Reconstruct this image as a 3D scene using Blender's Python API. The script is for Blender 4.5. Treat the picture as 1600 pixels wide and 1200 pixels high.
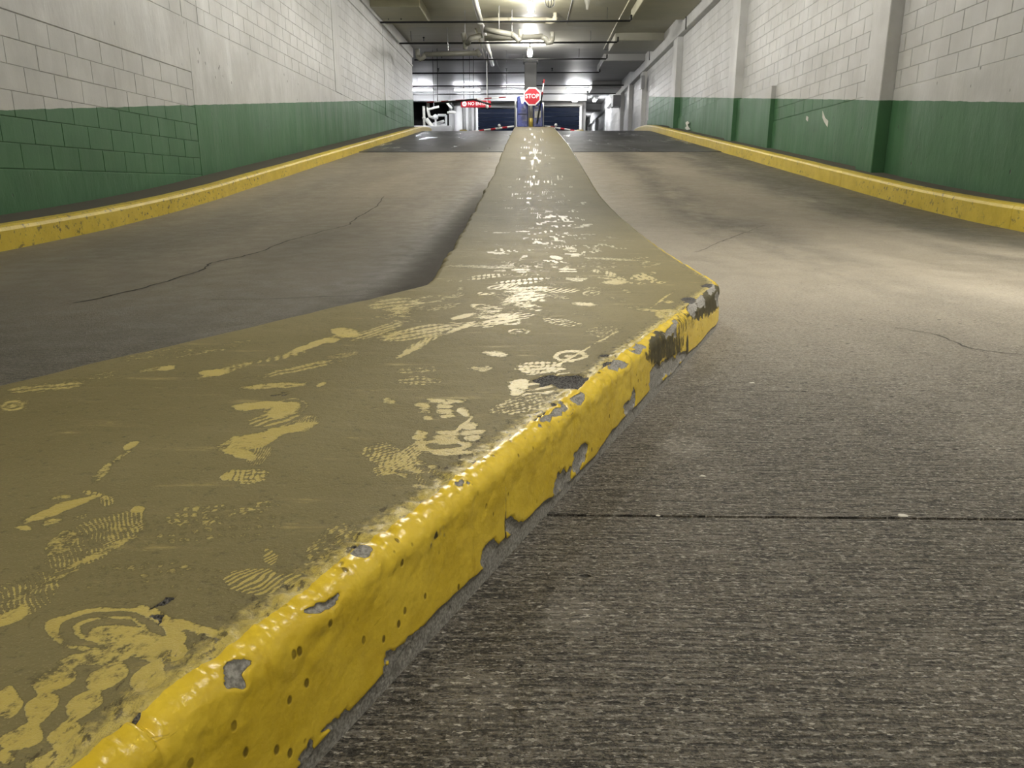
import bpy, math, random
import numpy as np
from mathutils import Vector
random.seed(7); RNG = np.random.default_rng(11)
for o in list(bpy.data.objects): bpy.data.objects.remove(o)
SC = bpy.context.scene
COL = SC.collection
PI = math.pi
# ------------------------------------------------------------------ camera
# camera 0.5 m above the foot of the ramp; +Y runs up the ramp, +X right
F_PX, CX, CY, VX, HY, CAMZ = 1155., 800., 600., 826., 290., 0.5
PITCH = math.atan((CY-HY)/F_PX)
YAW = math.atan((VX-CX)/math.hypot(F_PX, CY-HY))
cam_data = bpy.data.cameras.new('camera'); cam = bpy.data.objects.new('camera', cam_data); COL.objects.link(cam)
cam_data.sensor_width = 36.; cam_data.lens = F_PX/1600.*36.; cam_data.clip_start = 0.02; cam_data.clip_end = 200
cam.location = (0, 0, CAMZ); cam.rotation_euler = (PI/2-PITCH, 0, YAW)
SC.camera = cam
# ------------------------------------------------------------------ world, exposure, lamp strengths
world = bpy.data.worlds.new('world'); SC.world = world; world.use_nodes = True
world.node_tree.nodes['Background'].inputs[0].default_value = (0.02, 0.02, 0.022, 1)
world.node_tree.nodes['Background'].inputs[1].default_value = 0.3
SC.view_settings.view_transform = 'Standard'; SC.view_settings.look = 'None'
SC.view_settings.gamma = 1; SC.view_settings.exposure = 1.74; SC.view_settings.use_curve_mapping = False
JAR_POWER, TUBE_POWER, FAR_JAR_POWER, DOWN_POWER = 215., 50., 34., 540.
SC.cycles.max_bounces = 6; SC.cycles.diffuse_bounces = 4; SC.cycles.glossy_bounces = 3; SC.cycles.adaptive_threshold = .035
WARM = (1.0, 0.97, 0.905); COOL = (0.93, 0.95, 1.0)

# ------------------------------------------------------------------ pixel rays -> points of the place
FW = np.array([-math.sin(YAW)*math.cos(PITCH), math.cos(YAW)*math.cos(PITCH), -math.sin(PITCH)])
RT = np.array([math.cos(YAW), math.sin(YAW), 0.]); UP = np.cross(RT, FW)
CAM = np.array([0, 0, CAMZ])
def ray(x, y): return FW+RT*(x-CX)/F_PX-UP*(y-CY)/F_PX
def at_x(x, y, X): d = ray(x, y); return CAM+d*(X/d[0])
def at_y(x, y, Y): d = ray(x, y); return CAM+d*(Y/d[1])
def at_z(x, y, Z): d = ray(x, y); return CAM+d*((Z-CAMZ)/d[2])
def proj(P):
    q = np.asarray(P, float)-CAM; c = q@FW
    c = np.where(c < 0.05, 0.05, c)
    return CX+F_PX*(q@RT)/c, CY-F_PX*(q@UP)/c
def prof(y):
    """height of the roadway: flat foot, sag curve, 11 % ramp, crest, upper level"""
    y = np.asarray(y, float)
    z = -1.10+.11*y
    z = z+np.where(y < 8.9, .008*(8.9-np.maximum(y, 2.0))**2, 0)
    z = np.where(y < 2.0, -.88+.008*6.9**2, z)
    kk = .11/8.
    z = np.where(y > 25, -1.1+.11*y-kk*(np.minimum(y, 29)-25)**2, z)
    return np.where(y > 29, -1.1+3.19-kk*16, z)+CAMZ
def gz(y): return float(prof(y))
def ground(x, y, h=0.):
    d = ray(x, y); t = np.geomspace(.3, 60, 4000); P = CAM+d[None]*t[:, None]
    g = P[:, 2]-prof(P[:, 1])-h; i = int(np.argmax(g < 0)); a = g[i-1]/(g[i-1]-g[i])
    return P[i-1]+(P[i]-P[i-1])*a
ZTOP = gz(30); ZCEIL = 4.65+CAMZ
XL, XR, XRF = -4.12, 4.40, 4.24          # left wall plane, right recess plane, right pilaster front

# ------------------------------------------------------------------ node helpers
class Mat:
    def __init__(s, name):
        s.m = bpy.data.materials.new(name); s.m.use_nodes = True; s.t = s.m.node_tree
        s.b = s.t.nodes['Principled BSDF']
    def nd(s, typ, ins=None, **props):
        n = s.t.nodes.new(typ)
        for k, v in props.items(): setattr(n, k, v)
        for k, v in (ins or {}).items():
            i = n.inputs[k]
            if isinstance(v, bpy.types.NodeSocket): s.t.links.new(v, i)
            else: i.default_value = v
        return n
    def ma(s, op, a, b=0., c=0., clamp=False):
        n = s.nd('ShaderNodeMath', {0: a, 1: b, 2: c}, operation=op); n.use_clamp = clamp; return n.outputs[0]
    def pos(s): return s.nd('ShaderNodeNewGeometry').outputs['Position']
    def xyz(s, v):
        n = s.nd('ShaderNodeSeparateXYZ', {0: v}); return n.outputs
    def scl(s, v, sx, sy, sz):
        return s.nd('ShaderNodeVectorMath', {0: v, 1: (sx, sy, sz)}, operation='MULTIPLY').outputs[0]
    def noise(s, v, sc, det=3., ro=.55, dist=0.):
        n = s.nd('ShaderNodeTexNoise', {'Vector': v, 'Scale': sc, 'Detail': det, 'Roughness': ro, 'Distortion': dist}); return n.outputs['Fac']
    def voro(s, v, sc, feature='F1'):
        return s.nd('ShaderNodeTexVoronoi', {'Vector': v, 'Scale': sc}, feature=feature).outputs['Distance']
    def ss(s, v, a, b, lo=0., hi=1.):
        n = s.nd('ShaderNodeMapRange', {0: v, 1: a, 2: b, 3: lo, 4: hi}); n.interpolation_type = 'SMOOTHSTEP' ; n.clamp = True
        return n.outputs[0]
    def lin(s, v, a, b, lo, hi):
        n = s.nd('ShaderNodeMapRange', {0: v, 1: a, 2: b, 3: lo, 4: hi}); n.clamp = True; return n.outputs[0]
    def mix(s, f, a, b, mode='MIX'):
        n = s.nd('ShaderNodeMix', data_type='RGBA', blend_type=mode)
        for i, v in ((0, f), (6, a), (7, b)):
            if isinstance(v, bpy.types.NodeSocket): s.t.links.new(v, n.inputs[i])
            else: n.inputs[i].default_value = v if i == 0 else (tuple(v)+(1,))[:4]
        return n.outputs[2]
    def attr(s, name): return s.nd('ShaderNodeAttribute', attribute_name=name).outputs['Fac']
    def bump(s, h, dist, st=1., normal=None):
        ins = {'Height': h, 'Distance': dist, 'Strength': st}
        if normal is not None: ins['Normal'] = normal
        return s.nd('ShaderNodeBump', ins).outputs[0]
    def out(s, color=None, rough=None, normal=None, metal=None, spec=None):
        for k, v in (('Base Color', color), ('Roughness', rough), ('Normal', normal), ('Metallic', metal), ('Specular IOR Level', spec)):
            if v is None: continue
            if isinstance(v, bpy.types.NodeSocket): s.t.links.new(v, s.b.inputs[k])
            else: s.b.inputs[k].default_value = (tuple(v)+(1,))[:4] if k == 'Base Color' else v
        return s.m
def plain(name, c, rough=.5, metal=0., var=.12, sc=9.):
    M = Mat(name); p = M.pos()
    n = M.noise(p, sc, 4)
    col = M.mix(n, [x*(1-var) for x in c], [min(1, x*(1+var)) for x in c])
    return M.out(col, M.lin(n, .3, .7, max(.05, rough-.06), min(1, rough+.06)), metal=metal)
def emit(name, c, st):
    M = Mat(name)
    M.b.inputs['Base Color'].default_value = (.8, .8, .8, 1)
    M.b.inputs['Emission Color'].default_value = tuple(c)+(1,)
    M.b.inputs['Emission Strength'].default_value = st
    return M.m

# ------------------------------------------------------------------ mesh helpers
class MB:
    def __init__(s): s.v = []; s.f = []
    def add(s, vs, fs):
        o = len(s.v); s.v += [tuple(map(float, q)) for q in vs]; s.f += [tuple(o+i for i in f) for f in fs]; return s
    def box(s, x0, x1, y0, y1, z0, z1):
        return s.add([(x0,y0,z0),(x1,y0,z0),(x1,y1,z0),(x0,y1,z0),(x0,y0,z1),(x1,y0,z1),(x1,y1,z1),(x0,y1,z1)],
                     [(0,3,2,1),(4,5,6,7),(0,1,5,4),(1,2,6,5),(2,3,7,6),(3,0,4,7)])
    def cbox(s, x0, x1, y0, y1, z0, z1, c=.01):
        """box with chamfered edges"""
        vs = []; 
        for z, k in ((z0, c), (z0+c, 0), (z1-c, 0), (z1, c)):
            a0, a1, b0, b1 = x0+k, x1-k, y0+k, y1-k
            e = c*.7
            vs += [(a0+e,b0,z),(a1-e,b0,z),(a1,b0+e,z),(a1,b1-e,z),(a1-e,b1,z),(a0+e,b1,z),(a0,b1-e,z),(a0,b0+e,z)]
        fs = [tuple(range(7, -1, -1)), tuple(range(24, 32))]
        for r in range(3):
            for i in range(8):
                j = (i+1) % 8; fs.append((r*8+i, r*8+j, r*8+8+j, r*8+8+i))
        return s.add(vs, fs)
    def tube(s, pts, r, n=10, caps=True):
        pts = [Vector([float(c) for c in p]) for p in pts]; rs = r if isinstance(r, (list, tuple)) else [r]*len(pts)
        vs = []; fs = []; prev = None
        for i, p in enumerate(pts):
            d = (pts[min(i+1, len(pts)-1)]-pts[max(i-1, 0)]).normalized()
            ref = prev if prev is not None and abs(prev.dot(d)) < .95 else (Vector((0, 0, 1)) if abs(d.z) < .9 else Vector((1, 0, 0)))
            a = d.cross(ref).normalized(); b = a.cross(d).normalized(); prev = b
            k = 1.
            if 0 < i < len(pts)-1:
                c = (pts[i]-pts[i-1]).normalized().dot((pts[i+1]-pts[i]).normalized()); k = 1/max(.5, math.sqrt((1+c)/2))
            for j in range(n):
                t = 2*PI*j/n; vs.append(p+(a*math.cos(t)+b*math.sin(t))*rs[i])
        for i in range(len(pts)-1):
            for j in range(n):
                q = (j+1) % n; fs.append((i*n+j, i*n+q, i*n+n+q, i*n+n+j))
        if caps: fs += [tuple(range(n-1, -1, -1)), tuple(range((len(pts)-1)*n, len(pts)*n))]
        return s.add(vs, fs)
    def lathe(s, cx, cy, prof_, n=16):
        vs = []; fs = []
        for (r, z) in prof_:
            for j in range(n): t = 2*PI*j/n; vs.append((cx+r*math.cos(t), cy+r*math.sin(t), z))
        for i in range(len(prof_)-1):
            for j in range(n): q = (j+1) % n; fs.append((i*n+j, i*n+q, i*n+n+q, i*n+n+j))
        fs += [tuple(range(n-1, -1, -1)), tuple(range((len(prof_)-1)*n, len(prof_)*n))]
        return s.add(vs, fs)
    def build(s, name, mat, parent=None, smooth=False):
        me = bpy.data.meshes.new(name); me.from_pydata(s.v, [], s.f); me.update()
        if smooth: me.polygons.foreach_set('use_smooth', [True]*len(me.polygons))
        me.materials.append(mat)
        o = bpy.data.objects.new(name, me); COL.objects.link(o)
        if parent is not None: o.parent = parent; o.matrix_parent_inverse = parent.matrix_world.inverted()
        return o
def grid_mesh(name, V, mat, parent=None, attrs=None, smooth=True, flip=False):
    """V: rows x cols x 3 array"""
    R, C = V.shape[:2]
    me = bpy.data.meshes.new(name)
    idx = np.arange(R*C).reshape(R, C)
    q = np.stack([idx[:-1, :-1], idx[:-1, 1:], idx[1:, 1:], idx[1:, :-1]], -1).reshape(-1, 4)
    if flip: q = q[:, ::-1]
    n = len(q)
    me.vertices.add(R*C); me.vertices.foreach_set('co', V.reshape(-1).astype(np.float32))
    me.loops.add(n*4); me.loops.foreach_set('vertex_index', q.reshape(-1).astype(np.int32))
    me.polygons.add(n); me.polygons.foreach_set('loop_start', (np.arange(n)*4).astype(np.int32))
    if smooth: me.polygons.foreach_set('use_smooth', np.ones(n, bool))
    me.update(calc_edges=True); me.validate()
    for k, a in (attrs or {}).items():
        at = me.attributes.new(k, 'FLOAT', 'POINT'); at.data.foreach_set('value', a.reshape(-1).astype(np.float32))
    me.materials.append(mat)
    o = bpy.data.objects.new(name, me); COL.objects.link(o)
    if parent is not None: o.parent = parent
    return o
def tag(o, label=None, cat=None, group=None, kind=None):
    for k, v in (('label', label), ('category', cat), ('group', group), ('kind', kind)):
        if v: o[k] = v
    return o
def empty(name, loc=(0, 0, 0)):
    o = bpy.data.objects.new(name, None); COL.objects.link(o); o.location = [float(c) for c in loc]; o.empty_display_size = .1
    bpy.context.view_layer.update(); return o
def vnoise(x, y, seed=0):
    """smooth value noise in 0..1"""
    xi = np.floor(x).astype(np.int64); yi = np.floor(y).astype(np.int64); fx = x-xi; fy = y-yi
    fx = fx*fx*(3-2*fx); fy = fy*fy*(3-2*fy)
    def h(a, b):
        n = (a*374761393+b*668265263+seed*144665) & 0x7fffffff
        n = ((n ^ (n >> 13))*1274126177) & 0x7fffffff
        return ((n ^ (n >> 16)) & 0xffff)/65535.
    return (h(xi, yi)*(1-fx)+h(xi+1, yi)*fx)*(1-fy)+(h(xi, yi+1)*(1-fx)+h(xi+1, yi+1)*fx)*fy
def fbm(x, y, seed=0, oct=4):
    s = 0; a = .5
    for i in range(oct): s = s+a*vnoise(x*2**i, y*2**i, seed+i*17); a *= .5
    return s/(1-.5**oct)
# ------------------------------------------------------------------ materials
def mat_wall(name, y0, z0, sl, blockish):
    """two-tone wall paint: green dado that climbs with the ramp, white above; green stops at the top of the ramp"""
    M = Mat(name); p = M.pos(); x, y, z = M.xyz(p)[:3]
    line = M.ma('ADD', M.ma('MULTIPLY', M.ma('SUBTRACT', y, y0), sl), z0)
    wob = M.ma('MULTIPLY', M.ma('SUBTRACT', M.noise(p, 6., 3), .5), .02)
    d = M.ma('SUBTRACT', M.ma('SUBTRACT', line, z), wob)
    g = M.ma('MULTIPLY', M.ss(d, -.002, .002), M.ss(y, 29.01, 29.0))
    n1 = M.noise(p, 1.6, 5, .6); n2 = M.noise(M.scl(p, 1, 1, .16), 3.2, 5, .6); n3 = M.noise(p, 55., 3)
    white = M.mix(M.ss(n1, .3, .75), (.50, .50, .49), (.62, .62, .615))
    white = M.mix(M.ss(n2, .55, .8, 0, .5), white, (.70, .70, .71))
    green = M.mix(M.ss(n1, .3, .7), (.052, .148, .064), (.068, .182, .082))
    green = M.mix(M.ss(n2, .55, .85, 0, .25), green, (.10, .20, .11))
    green = M.mix(M.ss(n2, .48, .22, 0, .2), green, (.036, .085, .038))
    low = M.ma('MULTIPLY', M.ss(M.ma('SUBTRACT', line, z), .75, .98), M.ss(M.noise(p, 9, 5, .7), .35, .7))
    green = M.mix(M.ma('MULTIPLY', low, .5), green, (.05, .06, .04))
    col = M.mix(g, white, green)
    nor = M.bump(n3, .0015, .5)
    if not blockish:
        v = M.voro(M.scl(p, 1, 1, .55), 9.); hole = M.ma('MULTIPLY', M.ss(v, .13, .06), M.ss(M.noise(p, 2.3, 2), .5, .6))
        col = M.mix(M.ma('MULTIPLY', hole, .8), col, (.05, .055, .045))
        lump = M.ma('SUBTRACT', M.noise(M.scl(p, 1, 1, .35), 7., 4, .6), M.ma('MULTIPLY', hole, .6))
        nor = M.bump(lump, .018, .5, nor)
    else:
        nor = M.bump(M.noise(M.scl(p, 1, 1, .3), 9., 3), .008, .35, nor)
    return M.out(col, M.ss(n2, .3, .7, .42, .60), nor)
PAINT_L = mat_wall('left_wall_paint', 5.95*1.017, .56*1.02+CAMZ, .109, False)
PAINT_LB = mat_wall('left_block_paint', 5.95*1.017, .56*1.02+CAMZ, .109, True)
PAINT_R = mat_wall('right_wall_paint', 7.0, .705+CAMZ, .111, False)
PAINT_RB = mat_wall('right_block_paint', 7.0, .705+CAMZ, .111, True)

def mat_floor():
    M = Mat('ramp_concrete'); p = M.pos(); x, y, z = M.xyz(p)[:3]
    big = M.noise(M.scl(p, 1, .35, 1), 1.1, 5, .6); mid = M.noise(p, 7., 5, .62); fine = M.noise(p, 260., 2, .7); grit = M.noise(p, 420., 1, .6)
    col = M.mix(M.ss(big, .3, .7), (.27, .231, .172), (.40, .347, .267))
    col = M.mix(M.ss(mid, .35, .72, 0, .45), col, (.39, .345, .27))
    # tyre tracks: long dark bands in each lane
    xw = M.ma('ADD', x, M.ma('MULTIPLY', M.ma('SUBTRACT', M.noise(M.scl(p, 1, .5, 1), .8, 2), .5), .7))
    def band(c, w): return M.ss(M.ma('ABSOLUTE', M.ma('SUBTRACT', xw, c)), w, w*.15)
    tr = M.ma('MAXIMUM', M.ma('MAXIMUM', band(1.75, .55), band(3.1, .5)), M.ma('MULTIPLY', M.ma('MAXIMUM', band(-1.3, .5), band(-2.7, .5)), .35))
    tr = M.ma('MULTIPLY', tr, M.ss(M.noise(M.scl(p, 1, .4, 1), 1.7, 5, .65), .32, .62))
    tr = M.ma('MULTIPLY', tr, M.ss(y, 3.0, 6.0, .35, 1.))
    col = M.mix(M.ma('MULTIPLY', tr, .68), col, (.048, .043, .034))
    # oil-dark gutter beside the right curb, damp tide marks
    gut = M.ss(M.ma('ADD', x, M.ma('MULTIPLY', M.ma('SUBTRACT', M.noise(M.scl(p, 1, .3, 1), 1.5, 5, .6), .5), 1.1)), 3.05, 3.55)
    col = M.mix(M.ma('MULTIPLY', gut, .72), col, (.038, .037, .028))
    # dark stain plus the island's shadow, painted into the floor along its left flank
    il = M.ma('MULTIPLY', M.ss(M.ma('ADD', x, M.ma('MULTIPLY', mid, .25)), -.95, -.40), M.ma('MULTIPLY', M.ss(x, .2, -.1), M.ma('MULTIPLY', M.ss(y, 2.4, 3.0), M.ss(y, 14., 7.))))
    # broom finish near the foot of the ramp
    wx = M.nd('ShaderNodeVectorMath', {0: p, 1: M.scl(M.nd('ShaderNodeTexNoise', {'Vector': p, 'Scale': 1.2, 'Detail': 2.}).outputs['Color'], 0, .05, 0)}, operation='ADD').outputs[0]
    rid = M.noise(M.scl(wx, 10., 150., 0), 1., 3.5, .68); rid2 = M.noise(M.scl(wx, 60., 330., 0), 1., 2., .6)
    brz = M.ma('MULTIPLY', M.ss(y, 3.2, 1.2), M.ss(M.noise(p, 2.4, 3), .2, .5, .45, 1.))
    # trowelled smooth patches and chewed spots
    def ell(cx, cy, rx, ry):
        a = M.ma('DIVIDE', M.ma('SUBTRACT', x, cx), rx); b = M.ma('DIVIDE', M.ma('SUBTRACT', y, cy), ry)
        q = M.ma('SQRT', M.ma('ADD', M.ma('MULTIPLY', a, a), M.ma('MULTIPLY', b, b)))
        return M.ss(M.ma('ADD', q, M.ma('MULTIPLY', M.ma('SUBTRACT', M.noise(p, 22., 4), .5), .9)), 1.25, .55)
    sp = None
    for (px, py, rx, ry) in ((745, 1090, .05, .055), (905, 955, .05, .045), (1070, 695, .055, .07), (700, 1130, .03, .03)):
        g = ground(px, py); e = ell(float(g[0]), float(g[1]), rx, ry); sp = e if sp is None else M.ma('MAXIMUM', sp, e)
    smooth = M.ma('SUBTRACT', 1., M.ma('MULTIPLY', sp, .6))
    h = M.ma('ADD', M.ma('MULTIPLY', rid, .62), M.ma('ADD', M.ma('MULTIPLY', rid2, .28), M.ma('MULTIPLY', fine, .35)))
    iso = M.ma('ADD', M.ma('MULTIPLY', M.noise(p, 110., 3, .75), .55), M.ma('MULTIPLY', grit, .35))
    hh = M.nd('ShaderNodeMix', {0: brz, 2: iso, 3: h}, data_type='FLOAT').outputs[0]
    hh = M.ma('MULTIPLY', hh, smooth)
    # grime sits in the grooves, worn crests are paler
    col = M.mix(M.ma('MULTIPLY', M.ma('MULTIPLY', M.ss(h, .635, .575), brz), .95), col, (.030, .027, .022))
    col = M.mix(M.ma('MULTIPLY', M.ma('MULTIPLY', M.ss(h, .655, .71), M.ss(y, 4., 1.2)), .9), col, (.44, .41, .35))
    col = M.mix(M.ma('MULTIPLY', M.ss(iso, .47, .56), .5), col, (.36, .33, .28))
    col = M.mix(M.ma('MULTIPLY', M.ss(iso, .43, .35), .5), col, (.035, .031, .026))
    col = M.mix(M.ma('MULTIPLY', sp, .35), col, (.17, .15, .12))
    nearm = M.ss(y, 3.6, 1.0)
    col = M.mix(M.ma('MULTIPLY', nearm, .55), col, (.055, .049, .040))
    spk = M.ma('MULTIPLY', M.ss(M.noise(M.scl(p, 90, 225, 1), 1., 2.5, .68), .56, .64), M.ss(y, 5., 1.5, .5, 1.))
    col = M.mix(M.ma('MULTIPLY', spk, .85), col, (.50, .465, .40))
    dkp = M.ma('MULTIPLY', M.ss(M.noise(M.scl(p, 55, 150, 1), 1.1, 2, .65), .43, .35), M.ss(y, 5., 1.5, .3, 1.))
    col = M.mix(M.ma('MULTIPLY', dkp, .85), col, (.018, .016, .013))
    lane_shade = M.ma('MULTIPLY', M.ss(x, -.2, -.6), M.ss(M.ma('ADD', y, M.ma('MULTIPLY', big, 3.)), 11., 5.))  # dimmer lamplight on the near left lane, painted as a darker colour
    col = M.mix(M.ma('MULTIPLY', lane_shade, .45), col, (.052, .044, .031))
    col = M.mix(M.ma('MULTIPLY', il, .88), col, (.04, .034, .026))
    pit = M.ma('MULTIPLY', M.ss(M.voro(M.scl(p, 1, 1.6, 1), 11.), .10, .05), M.ss(M.noise(p, 1.7, 2), .52, .6))
    col = M.mix(pit, col, (.02, .018, .016))
    hh = M.ma('SUBTRACT', hh, M.ma('MULTIPLY', pit, .5))
    nor = M.bump(hh, .026, M.ss(y, 5., 1.5, .22, 1.))
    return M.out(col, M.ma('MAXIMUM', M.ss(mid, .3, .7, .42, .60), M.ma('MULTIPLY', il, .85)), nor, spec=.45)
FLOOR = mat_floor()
def mat_asphalt():
    M = Mat('asphalt_overlay'); p = M.pos(); x, y, z = M.xyz(p)[:3]
    n = M.noise(M.scl(p, 1, .4, 1), 1.4, 5, .6); f = M.noise(p, 60., 4, .7)
    col = M.mix(M.ss(n, .35, .65), (.035, .035, .038), (.095, .095, .10))
    wet = M.ss(M.noise(M.scl(p, 1, .25, 1), 1.9, 4, .6), .56, .66)
    pn = M.ma('MULTIPLY', M.ss(x, -1.9, -1.85), M.ss(x, -.4, -.6))
    col = M.mix(M.ma('MULTIPLY', pn, .3), col, (.08, .08, .085))
    return M.out(col, M.nd('ShaderNodeMix', {0: wet, 2: .46, 3: .24}, data_type='FLOAT').outputs[0], M.bump(f, .006, .6))
ASPHALT = mat_asphalt()
def mat_ceiling():
    M = Mat('ceiling_paint'); p = M.pos(); x, y, z = M.xyz(p)[:3]
    n = M.noise(M.scl(p, .5, 1, 1), 1.0, 5, .62)
    col = M.mix(M.ss(n, .3, .7), (.33, .315, .215), (.44, .42, .30))
    col = M.mix(M.ss(y, 22, 30), col, (.34, .34, .335))
    st = M.ss(M.noise(M.scl(p, .3, 1.5, 1), 1.4, 5, .7), .6, .75)
    col = M.mix(M.ma('MULTIPLY', st, .5), col, (.09, .07, .05))
    b = M.noise(M.scl(p, .35, 2.2, 1), 1.3, 3)
    return M.out(col, M.ss(n, .3, .7, .42, .58), M.bump(b, .05, .3))
CEIL = mat_ceiling()
def mat_island_top():
    M = Mat('dirty_yellow_deck'); p = M.pos(); x, y, z = M.xyz(p)[:3]
    cl = M.attr('clean'); chip = M.attr('chip'); edge = M.attr('edge')
    n = M.noise(p, 14., 5, .65); f = M.noise(p, 90., 4, .7); ff = M.noise(p, 380., 3, .6); big = M.noise(p, 1.3, 4)
    streak = M.noise(M.scl(p, 5, 26, 1), 1., 5, .68)
    dirt = M.mix(M.ss(big, .3, .7), (.165, .137, .060), (.215, .182, .088))
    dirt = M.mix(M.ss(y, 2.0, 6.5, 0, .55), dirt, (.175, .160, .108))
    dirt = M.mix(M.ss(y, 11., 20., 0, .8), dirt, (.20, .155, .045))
    dirt = M.mix(M.ss(streak, .5, .75, 0, .35), dirt, (.27, .23, .12))
    dirt = M.mix(M.ss(f, .44, .30, 0, .6), dirt, (.085, .072, .04))
    dirt = M.mix(M.ss(ff, .56, .68, 0, .5), dirt, (.30, .26, .13))
    yel = M.mix(M.ss(n, .3, .7), (.50, .385, .085), (.58, .46, .12))
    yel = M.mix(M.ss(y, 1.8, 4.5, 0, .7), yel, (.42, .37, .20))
    v = M.ma('ADD', cl, M.ma('MULTIPLY', M.ma('SUBTRACT', f, .5), 1.5))
    v = M.ma('ADD', v, M.ma('MULTIPLY', M.ma('SUBTRACT', ff, .5), .5))
    fac = M.ma('MULTIPLY', M.ss(v, .34, .66), M.ss(cl, .04, .45, 0, .82))
    smear = M.ma('MULTIPLY', M.ss(M.ma('ADD', streak, M.ma('MULTIPLY', M.ma('SUBTRACT', n, .5), .5)), .62, .82), .45)
    fac = M.ma('MAXIMUM', fac, smear)
    fac = M.ma('MAXIMUM', fac, M.ma('MULTIPLY', M.ss(M.ma('ADD', edge, M.ma('MULTIPLY', M.ma('SUBTRACT', f, .5), 1.4)), .45, .95), .9))
    col = M.mix(fac, dirt, yel)
    conc = M.mix(M.ss(ff, .3, .7), (.025, .024, .023), (.22, .21, .20))
    cf = M.ss(M.ma('ADD', chip, M.ma('MULTIPLY', M.ma('SUBTRACT', f, .5), .6)), .42, .56)
    col = M.mix(cf, col, conc)
    rimd = M.ma('MULTIPLY', M.ma('MULTIPLY', M.ss(v, .22, .32), M.ss(v, .46, .36)), M.ss(cl, .1, .3))
    col = M.mix(M.ma('MULTIPLY', rimd, .45), col, (.07, .058, .028))
    crv = M.ma('MULTIPLY', M.ss(edge, .05, .3), M.ss(M.noise(M.scl(p, 1.6, .8, 1), 60., 4, .7), .56, .64))
    col = M.mix(M.ma('MULTIPLY', crv, .8), col, (.05, .04, .02))
    speck = M.ma('MULTIPLY', M.ss(M.voro(p, 26.), .10, .04), M.ss(M.noise(p, 5., 2), .55, .62))
    col = M.mix(M.ma('MULTIPLY', speck, .7), col, (.03, .025, .015))
    h = M.ma('ADD', M.ma('MULTIPLY', f, .5), M.ma('MULTIPLY', ff, .25))
    h = M.ma('SUBTRACT', h, M.ma('MULTIPLY', fac, .22))
    h = M.ma('ADD', h, M.ma('MULTIPLY', M.ma('MULTIPLY', cf, ff), 2.5))
    nor = M.bump(h, .0035, .9)
    nor = M.bump(M.noise(M.scl(p, 1.2, 1, 1), 20., 3), .004, .35, nor)
    ro = M.nd('ShaderNodeMix', {0: fac, 2: .60, 3: .29}, data_type='FLOAT').outputs[0]
    ro = M.ma('MAXIMUM', ro, M.ma('MULTIPLY', cf, .85))
    return M.out(col, ro, nor, spec=M.nd('ShaderNodeMix', {0: fac, 2: .14, 3: .5}, data_type='FLOAT').outputs[0])
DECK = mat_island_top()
def mat_curb(name, near):
    M = Mat(name); p = M.pos(); x, y, z = M.xyz(p)[:3]
    chip = M.attr('chip'); dark = M.attr('dark')
    n = M.noise(p, 12., 5, .65); f = M.noise(p, 70., 4, .7); ff = M.noise(p, 300., 3)
    col = M.mix(M.ss(n, .3, .7), (.64, .445, .026), (.78, .565, .048))
    col = M.mix(M.ss(M.noise(M.scl(p, 1, 1, .3), 26., 4, .7), .56, .78, 0, .6), col, (.36, .215, .006))
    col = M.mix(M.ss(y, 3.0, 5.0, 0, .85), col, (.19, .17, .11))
    # fine pin holes and scars
    pin = M.ma('MULTIPLY', M.ss(M.voro(M.scl(p, 1, 1, .7), 52.), .20, .10), M.ss(M.noise(p, 9., 3), .44, .56))
    col = M.mix(M.ma('MULTIPLY', pin, .8), col, (.10, .065, .008))
    sc = M.ss(M.noise(M.scl(p, 10, 10, 120), 1., 4, .7), .69, .76)
    col = M.mix(M.ma('MULTIPLY', sc, .5), col, (.20, .13, .012))
    bl = M.ma('ADD', dark, M.ma('MULTIPLY', M.ma('SUBTRACT', M.noise(M.scl(p, 1, 1, .35), 55., 4, .75), .5), 1.3))
    bf = M.ma('MULTIPLY', M.ss(bl, .45, .75), M.ss(dark, .02, .2))
    col = M.mix(M.ma('MULTIPLY', bf, .95), col, (.016, .017, .013))
    conc = M.mix(M.ss(ff, .3, .7), (.16, .15, .135), (.36, .345, .31))
    conc = M.mix(M.ss(f, .5, .3, 0, .7), conc, (.07, .063, .052))
    v = M.ma('ADD', chip, M.ma('MULTIPLY', M.ma('SUBTRACT', f, .5), .55))
    cf = M.ss(v, .43, .52); rim = M.ma('MULTIPLY', M.ss(v, .36, .43), M.ss(v, .50, .44))
    col = M.mix(cf, col, conc); col = M.mix(M.ma('MULTIPLY', rim, .6), col, (.08, .06, .03))
    h = M.ma('ADD', M.ma('MULTIPLY', M.noise(M.scl(p, 1, 1, .8), 38., 3), .9), M.ma('MULTIPLY', f, .35))
    h = M.ma('SUBTRACT', h, M.ma('ADD', M.ma('MULTIPLY', cf, .9), M.ma('MULTIPLY', pin, .6)))
    nor = M.bump(h, .0032 if near else .006, .7)
    ro = M.nd('ShaderNodeMix', {0: M.ma('MAXIMUM', cf, M.ma('MULTIPLY', bf, .6)), 2: .27, 3: .85}, data_type='FLOAT').outputs[0]
    return M.out(col, ro, nor)
CURB = mat_curb('yellow_curb_paint', True)
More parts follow.
